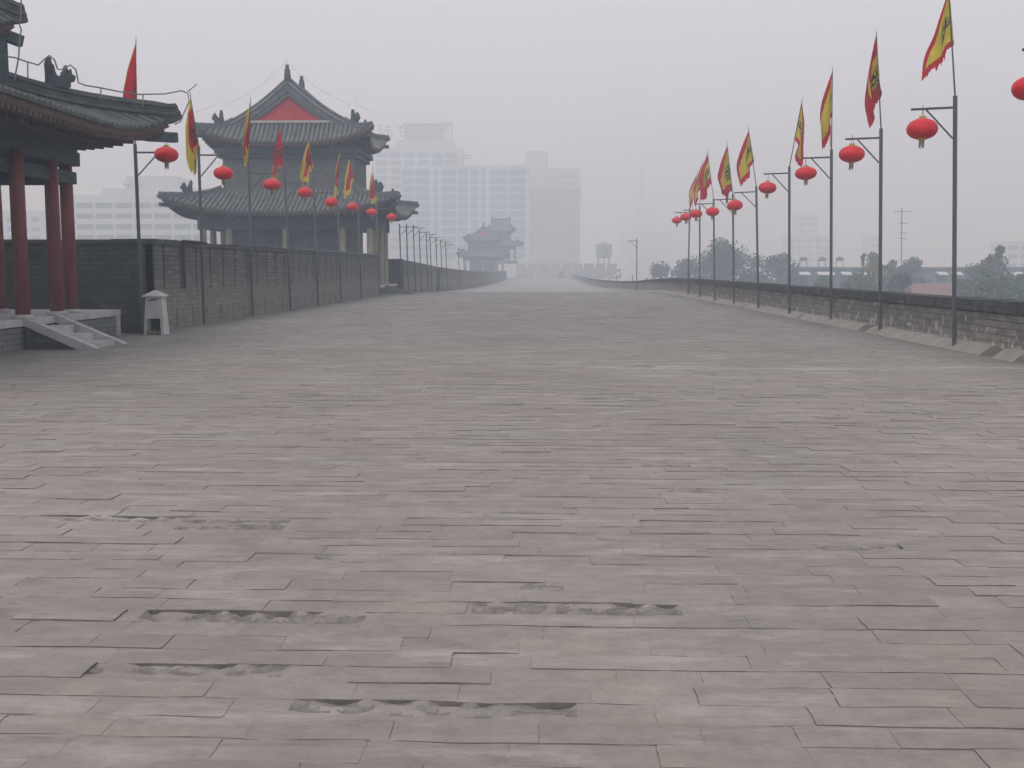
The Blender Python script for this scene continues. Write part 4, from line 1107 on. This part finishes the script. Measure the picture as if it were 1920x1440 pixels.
# ------------------------------------------------------------------ city buildings
def block(o, px0, px1, pytop, Y, depth, mat, name='wall', zb=-11.0):
    a, c = at(px0, 450, Y), at(px1, 450, Y); zt = at((px0+px1)/2, pytop, Y).z
    m_ = MB(); m_.box(a.x, c.x, Y, Y+depth, zb, zt); p = m_.build(name, MT[mat], o)
    return a.x, c.x, zt, p
WCACHE = {}
def window(o, x0, x1, z0, z1, Y, mat, frame=None):
    key = (round(x1-x0, 2), round(z1-z0, 2), mat)
    if key not in WCACHE:
        w_, h_ = x1-x0, z1-z0
        m_ = MB(); m_.box(0, w_, -0.06, 0.0, 0, h_); wo_ = m_.build('window', MT[mat], o); WCACHE[key] = wo_.data
        wo_.location = (x0, Y, z0); return wo_
    wo_ = bpy.data.objects.new('window', WCACHE[key]); COL.objects.link(wo_); wo_.parent = o; wo_.location = (x0, Y, z0)
    return wo_
def text_part(o, s, x, y, z, size, mat):
    cu = bpy.data.curves.new('sign', 'FONT'); cu.body = s; cu.size = size; cu.extrude = 0.25; cu.resolution_u = 2
    t = bpy.data.objects.new('tmp', cu); COL.objects.link(t)
    dg = bpy.context.evaluated_depsgraph_get()
    me = bpy.data.meshes.new_from_object(t.evaluated_get(dg))
    bpy.data.objects.remove(t)
    me.materials.clear(); me.materials.append(MT[mat])
    q = bpy.data.objects.new('sign_letter', me); COL.objects.link(q); q.parent = o
    q.location = (x, y, z); q.rotation_euler = (R(90), 0, 0); return q

# tall stepped block with roof sign
bA = thing('office_tower', 'tallest hazy stepped block with large rooftop sign characters', 'office building')
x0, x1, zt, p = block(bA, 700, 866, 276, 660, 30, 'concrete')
for r_ in range(13):
    for q in range(6):
        window(bA, x0 + 2.5 + q*8.4, x0 + 8.9 + q*8.4, zt - 6 - r_*4.6, zt - 3.2 - r_*4.6, 660, 'glass' if q in (2, 3, 4) else 'glass_dk')
block(bA, 745, 850, 262, 662, 20, 'concrete', 'wall', zt - 1)
xx0, xx1, zz, p = block(bA, 760, 830, 232, 664, 14, 'pink', 'penthouse', zt - 1)
for (s, px_) in (('陆', 708), ('合', 744), ('团', 826)):
    q = at(px_, 258 if px_ < 740 else (255 if px_ < 800 else 249), 655); text_part(bA, s, q.x, 655, q.z, 9.6 if px_ < 800 else 7.8, 'sign')
fm = MB(); qa, qb = at(762, 232, 656), at(848, 232, 656)
for zz_ in (qa.z - 0.4, qa.z - 8): fm.box(qa.x, qb.x, 656, 656.4, zz_, zz_ + 0.5)
for k in range(8): fm.box(lerp(qa.x, qb.x, k/7)-0.2, lerp(qa.x, qb.x, k/7)+0.2, 656.41, 656.8, qa.z-10, qa.z)
fm.build('sign_frame', MT['sign'], bA)
# glass block
bB = thing('glass_office_block', 'hazy blue green glass block with pale floor grid', 'office building')
x0, x1, zt, p = block(bB, 752, 993, 309, 610, 28, 'concrete')
bays = [(0.015, 0.10), (0.115, 0.225), (0.255, 0.29), (0.315, 0.43), (0.445, 0.52), (0.545, 0.60), (0.625, 0.66), (0.69, 0.82), (0.835, 0.965)]
for r_ in range(11):
    for k, (ua, ub) in enumerate(bays):
        window(bB, lerp(x0, x1, ua), lerp(x0, x1, ub), zt - 6.0 - r_*4.6, zt - 2.4 - r_*4.6, 610, 'glass')
for (s, px_) in (('房', 815), ('地', 840), ('产', 864)):
    q = at(px_, 307, 608); text_part(bB, s, q.x, 608, q.z, 6.4, 'sign')
# pinkish block
bC = thing('apartment_block', 'hazy pinkish slab block with white top storeys right of the glass block', 'apartment building')
x0, x1, zt, p = block(bC, 993, 1088, 316, 600, 24, 'pink')
m_ = MB(); m_.box(x0-0.2, x1+0.2, 599.7, 599.98, zt - 10.5, zt + 0.4); m_.build('white_band', MT['concrete'], bC)
m_ = MB(); m_.box(x0-0.2, x0+4.5, 599.5, 599.98, -11, zt - 10.6); m_.build('stair_bay', MT['pink'], bC)
block(bC, 986, 1027, 283, 604, 12, 'concrete', 'penthouse', zt - 0.5)
for r_ in range(14):
    for q in range(6):
        window(bC, x0 + 6.2 + q*3.6, x0 + 8.0 + q*3.6, zt - 5 - r_*4.3, zt - 3.3 - r_*4.3, 599.6 if r_ < 2 else 600, 'pink' if r_ < 2 else 'grey_plaster')
# left office
bL = thing('office_block', 'long hazy stepped office block behind the left wall with banded windows', 'office building')
x0, x1, zt, p = block(bL, 140, 400, 366, 430, 26, 'concrete')
block(bL, 196, 400, 353, 432, 20, 'concrete', 'wall', zt - 0.5); block(bL, 240, 332, 330, 434, 16, 'concrete', 'wall', zt - 0.5)
for r_ in range(7):
    for q in range(7):
        window(bL, x0 + 1.2 + q*7.8, x0 + 8.0 + q*7.8, zt - 5.0 - r_*4.2, zt - 3.0 - r_*4.2, 430, 'glass_dk')
for px_ in (230, 250):
    q = at(px_, 349, 429); m_ = MB(); m_.lathe([(1.0, -0.9), (1.5, 0), (1.2, 0.9), (0.3, 1.5)], 12, (q.x, 433, q.z + 1.2)); m_.build('roof_tank', MT['concrete'], bL)
bM = thing('office_block', 'pale faint block seen between the red pavilion columns', 'office building')
x0, x1, zt, p = block(bM, -60, 84, 395, 480, 22, 'concrete')
for r_ in range(5):
    for q in range(6): window(bM, x0 + 1.5 + q*5.5, x0 + 5.2 + q*5.5, zt - 5 - r_*4.2, zt - 3 - r_*4.2, 480, 'glass_dk')
# faint towers on the right and behind the glass block
for (a, c, y_, Y, lab) in ((1496,1534,402,820,'faint narrow tower block in the haze between right lamp posts'), (1476,1566,442,780,'faint low slab block in the haze between right lamp posts'),
                           (1632,1652,440,800,'faint slim block in the haze beside a right lamp post'), (1888,1990,452,560,'faint grey block behind trees at the right edge'),
                           (1164,1262,432,1240,'very faint broad block below the lattice tower')):
    o = thing('tower_block', lab, 'building')
    x0, x1, zt, p = block(o, a, c, y_, Y, 20, 'concrete')
    nx = max(2, int((x1-x0)/6))
    for r_ in range(6):
        for q in range(nx): window(o, x0 + 1 + q*(x1-x0-2)/nx, x0 + 1 + (q+0.7)*(x1-x0-2)/nx, zt - 4.5 - r_*4.5, zt - 2.2 - r_*4.5, Y, 'glass_dk')
# broadcasting tower
tv = thing('lattice_tower', 'very faint tall broadcasting mast fading into the haze', 'broadcast tower', (at(1201, 500, 1250).x, 1250, -11))
tv.scale = (1.36, 1.36, 1.36)
m_ = MB()
def leg(z): return lerp(16, 2.6, min(1, (z/62))**0.55) if z < 62 else 2.2
for sx in (-1, 1):
    for sy in (-1, 1):
        m_.tube([(sx*leg(z), sy*leg(z), z) for z in lin(0, 62, 10)], 0.75, 5)
for z in lin(6, 60, 9):
    q = leg(z)
    for (a, c) in (((-1,-1),(1,-1)), ((1,-1),(1,1)), ((1,1),(-1,1)), ((-1,1),(-1,-1))):
        m_.tube([(a[0]*q, a[1]*q, z), (c[0]*q, c[1]*q, z)], 0.5, 4)
        q2 = leg(z+5); m_.tube([(a[0]*q, a[1]*q, z), (c[0]*q2, c[1]*q2, z+5)], 0.35, 4)
m_.build('lattice_shaft', MT['steel'], tv)
m_ = MB(); m_.lathe([(3, 56), (4.6, 58), (4.6, 63), (2.6, 66)], 14); m_.build('observation_deck', MT['concrete'], tv)
m_ = MB(); m_.lathe([(1.9, 66), (1.9, 84), (2.6, 86), (2.6, 88), (1.2, 88.5), (1.1, 102), (0.5, 102.5), (0.3, 114)], 8); m_.build('antenna', MT['steel'], tv)
# water tower
q = at(1132, 505, 460)
wt = thing('water_tower', 'hazy water tower with round tank on legs right of the walk end', 'water tower', (q.x, 460, -11))
zb_, zt_ = at(1132, 480, 460).z + 11, at(1132, 457, 460).z + 11
m_ = MB(); m_.lathe([(2.6, zb_-0.9), (3.3, zb_), (3.5, zt_-0.6), (2.0, zt_+0.15), (0.4, zt_+0.7)], 18); m_.build('tank', MT['grey_plaster'], wt)
for s in (-1, 1):
    for s2 in (-1, 1):
        m_ = MB(); m_.tube([(s*2.9, s2*2.9, 0), (s*2.2, s2*2.2, zb_)], 0.36, 6); m_.build('leg', MT['grey_plaster'], wt)
m_ = MB(); m_.tube([(0,0,0), (0,0,zb_)], 0.3, 6); m_.build('riser_pipe', MT['grey_plaster'], wt)
# long low building with white awnings
lb = thing('long_shed', 'long low grey building with white awnings seen over the right parapet', 'building')
x0, x1 = at(1482, 510, 205).x, at(2060, 510, 205).x
zt = at(1700, 504, 205).z
m_ = MB(); m_.box(x0, x1, 205, 218, -11, zt); m_.build('wall', MT['grey_plaster'], lb)
m_ = MB(); m_.box(x0-0.6, x1+0.6, 204.4, 218.5, zt, zt+0.35); m_.build('flat_roof', MT['grey_plaster'], lb)
for (a, c) in ((1500,1520),(1535,1566),(1580,1598),(1616,1650),(1761,1779),(1790,1806),(1825,1842),(1900,1922)):
    xa, xc = at(a, 513, 203).x, at(c, 513, 203).x; z_ = at(a, 513, 203).z
    m_ = MB(); m_.hexa([(xa, 203.0, z_-0.28), (xc, 203.0, z_-0.28), (xc, 204.9, z_+0.1), (xa, 204.9, z_+0.1), (xa, 203.0, z_+0.02), (xc, 203.0, z_+0.02), (xc, 204.9, z_+0.35), (xa, 204.9, z_+0.35)])
    m_.build('awning', MT['white'], lb)
    m_ = MB(); m_.box(xa+0.1, xc-0.1, 204.9, 204.98, z_-1.5, z_-0.3); m_.build('opening', MT['glass_dk'], lb)
for i, (px_, lab) in enumerate(((1506, 'leftmost of three small tanks on frames on the long shed roof'), (1541, 'middle one of three small tanks on frames on the long shed roof'), (1574, 'rightmost of three small tanks on frames on the long shed roof'))):
    q = at(px_, 503, 209)
    o = thing('roof_tank', lab, 'water tank', (q.x, 209, zt+0.35), 0, 'tanks on the long shed roof')
    for s in (-1, 1):
        m_ = MB(); m_.tube([(s*0.7, 0, 0), (s*0.6, 0, 1.2)], 0.07, 5); m_.build('leg', MT['steel'], o)
    m_ = MB(); m_.lathe([(0.55, 1.15), (0.75, 1.3), (0.72, 1.7), (0.3, 1.95)], 10); m_.build('tank', MT['grey_plaster'], o)
# aerial mast
q = at(1690, 500, 206)
ma = thing('aerial_mast', 'thin grey mast with crossbars behind the right parapet', 'mast', (q.x, 206, zt))
zt2 = at(1688, 389, 206).z - zt
m_ = MB(); m_.tube([(0,0,0), (-0.3,0,zt2)], 0.09, 6); m_.build('mast_pole', MT['steel'], ma)
for (py_, wl, wr) in ((397, 1.6, 1.7), (419, 0.7, 1.0), (437, 0.3, 1.0), (447, 0.6, 0.8)):
    z_ = at(1688, py_, 206).z - zt
    m_ = MB(); m_.tube([(-0.2-wl, 0, z_+0.05), (-0.2+wr, 0, z_)], 0.05, 5); m_.build('crossbar', MT['steel'], ma)
# reddish roofed house
rh = thing('red_roofed_house', 'low house with dull reddish roof behind the right parapet', 'house')
a, c = at(1716, 545, 150).x, at(1800, 545, 150).x; zr, ze_ = at(1750, 532, 150).z, at(1750, 566, 150).z
m_ = MB(); m_.box(a+0.4, c-0.4, 150, 156, -11, ze_); m_.build('wall', MT['grey_plaster'], rh)
m_ = MB(); m_.prism([(149.3, ze_-0.1), (153, zr), (156.7, ze_-0.1)], lambda u, v, d: (d, u, v), a, c); m_.build('roof', MT['red_roof'], rh)
# white canopy beyond the far parapet
q0, q1 = at(1153, 512, 230), at(1188, 512, 230)
cp = thing('canopy', 'small white arched canopy in the haze left of the lone lamp post', 'canopy')
m_ = MB(); m_.sweep([(lerp(q0.x, q1.x, t), 230, q0.z - 0.6 + 0.9*math.sin(min(1, t*2.2)*math.pi/2)) for t in lin(0, 1, 9)], [(-1.5, -0.1), (1.5, -0.1), (1.5, 0.12), (-1.5, 0.12)]); m_.build('roof', MT['white'], cp)
for t in (0.1, 0.95):
    m_ = MB(); m_.tube([(lerp(q0.x, q1.x, t), 230, -11), (lerp(q0.x, q1.x, t), 230, q0.z - 0.3)], 0.1, 6); m_.build('leg', MT['steel'], cp)

# ------------------------------------------------------------------ trees beyond the parapet
def tree_mesh(seed, h, w, leafy, leaf, lumps, squash=1.0, bare=0.0, trunk_h=0.3):
    rr = random.Random(seed); v, f = [], []
    cl = []
    for k in range(lumps):
        t = rr.random(); ang = rr.uniform(0, 6.28)
        z = h*(trunk_h + (1-trunk_h)*(t*0.92))
        rad = w/2*math.sin(math.pi*min(1, 0.22 + 0.75*t))**0.8*rr.uniform(0.25, 0.85)
        cl.append((Vector((rad*math.cos(ang), rad*math.sin(ang), z)), w*rr.uniform(0.10, 0.20)))
    cl.append((Vector((0, 0, h*0.9)), w*0.12))
    for k in range(leafy):
        c, r_ = cl[rr.randrange(len(cl))]
        d = Vector((rr.gauss(0, 1), rr.gauss(0, 1), rr.gauss(0, 0.8)*squash)).normalized()*r_*rr.random()**0.4
        p = c + d; s = leaf*rr.uniform(0.6, 1.3)
        a = Vector((rr.gauss(0,1), rr.gauss(0,1), rr.gauss(0,0.7))).normalized(); b2 = a.orthogonal().normalized()
        b2 = Matrix.Rotation(rr.uniform(0, 6.28), 3, a) @ b2; c2 = a.cross(b2)
        n0 = len(v)
        v += [p + b2*s, p + c2*s*0.6, p - b2*s*0.9, p - c2*s*0.55]
        f.append((n0, n0+1, n0+2, n0+3))
    tr = MB()
    tr.tube([(0,0,0), (0.1,0,h*0.25), (0,0.15,h*0.55), (0,0,h*0.85)], w*0.035, 7, scale=[1.2, 0.9, 0.55, 0.2])
    for (c, r_) in cl:
        tr.tube([(0.05, 0.05, max(h*0.12, c.z - h*rr.uniform(0.15, 0.3))), (c.x*0.5, c.y*0.5, c.z - h*0.06), (c.x, c.y, c.z)], w*0.012, 5, scale=[1.2, 0.8, 0.3])
    return (v, f), tr
TREES = [  # px centre, px top, px width, Y, leaf material, leaves, lumps, squash, label
 (1356,453,118,200,'leaf_dark',5200,34,1.0,'largest dark round tree behind the farther right lamp posts'),
 (1288,481,72,215,'leaf_dark',3000,22,1.0,'small dark tree left of the largest round tree'),
 (1240,494,70,240,'leaf_dark',2400,20,0.7,'low hazy tree farthest left beyond the right parapet'),
 (1415,478,70,210,'leaf_grey',2200,22,1.1,'greyish tree right of the largest round tree'),
 (1462,474,86,205,'leaf_dark',3000,24,1.0,'bushy tree behind the fourth right lamp post'),
 (1638,476,40,165,'leaf_yellow',900,14,1.8,'sparse yellowing tree behind the second right lamp post'),
 (1668,484,40,165,'leaf_yellow',700,10,1.6,'thin yellowing tree beside the aerial mast'),
 (1605,512,120,150,'leaf_green',3600,28,0.7,'broad green bush under the yellowing trees'),
 (1540,526,60,150,'leaf_green',1800,16,0.7,'low green bush behind the third right lamp post'),
 (1710,486,72,195,'leaf_dark',2600,22,1.0,'dark rounded tree beside the aerial mast'),
 (1692,514,62,140,'leaf_dark',1500,18,1.0,'dark spiky shrub left of the reddish roof'),
 (1619,470,16,190,'leaf_dark',700,12,1.5,'tiny pointed conifer left of the yellowing tree'),
 (1874,458,50,150,'leaf_grey',700,12,1.2,'loose open treetop rising over the right bushes'),
 (1870,488,110,160,'leaf_dark',3400,26,0.9,'dark tree behind bushes near the right edge'),
 (1825,496,60,170,'leaf_dark',1700,18,0.9,'small dark tree left of the loose treetop'),
 (1862,512,150,125,'leaf_green',4200,32,0.8,'broad dull green bush right of the nearest lamp post'),
 (1945,500,90,130,'leaf_green',2600,20,0.9,'green bush cut off by the right edge'),
 (1800,520,50,140,'leaf_grey',1400,16,0.9,'greyish shrub right behind the nearest lamp post')]
for i, (px_, py_, pw, Y, mt, nl, lu, sq, lab) in enumerate(TREES):
    q = at(px_, py_, Y); h = q.z + 11; wd = pw/F*Y*(1.3 if 40 < pw < 120 else 1.0); nl = int(nl*1.4)
    (v, f), tr = tree_mesh(100+i, h, wd, nl, 0.30 if pw > 60 else 0.22, lu, sq, trunk_h=max(0.25, 1 - wd*1.0/h) if pw > 20 else 0.6)
    o = thing('tree' if 'bush' not in lab and 'shrub' not in lab else 'bush', lab, 'tree' if 'bush' not in lab and 'shrub' not in lab else 'bush', (q.x, Y, -11), 0, 'trees beyond the right parapet')
    mesh_obj('crown', v, f, MT[mt], o); tr.build('trunk', MT['bark'], o)

# ------------------------------------------------------------------ haze
hz = MB(); hz.box(-750, 750, -60, 1420, -12.2, 150)
hm = bpy.data.materials.new('haze_air'); hm.use_nodes = True
hn = hm.node_tree; hn.nodes.clear()
hv = hn.nodes.new('ShaderNodeVolumePrincipled'); hv.inputs['Density'].default_value = 0.0031
hv.inputs['Color'].default_value = (0.76, 0.89, 1.0, 1); hv.inputs['Absorption Color'].default_value = (1, 1, 1, 1); hv.inputs['Anisotropy'].default_value = 0.15
ho = hn.nodes.new('ShaderNodeOutputMaterial'); hn.links.new(hv.outputs[0], ho.inputs['Volume'])
h = hz.build('haze', hm); h['kind'] = 'stuff'
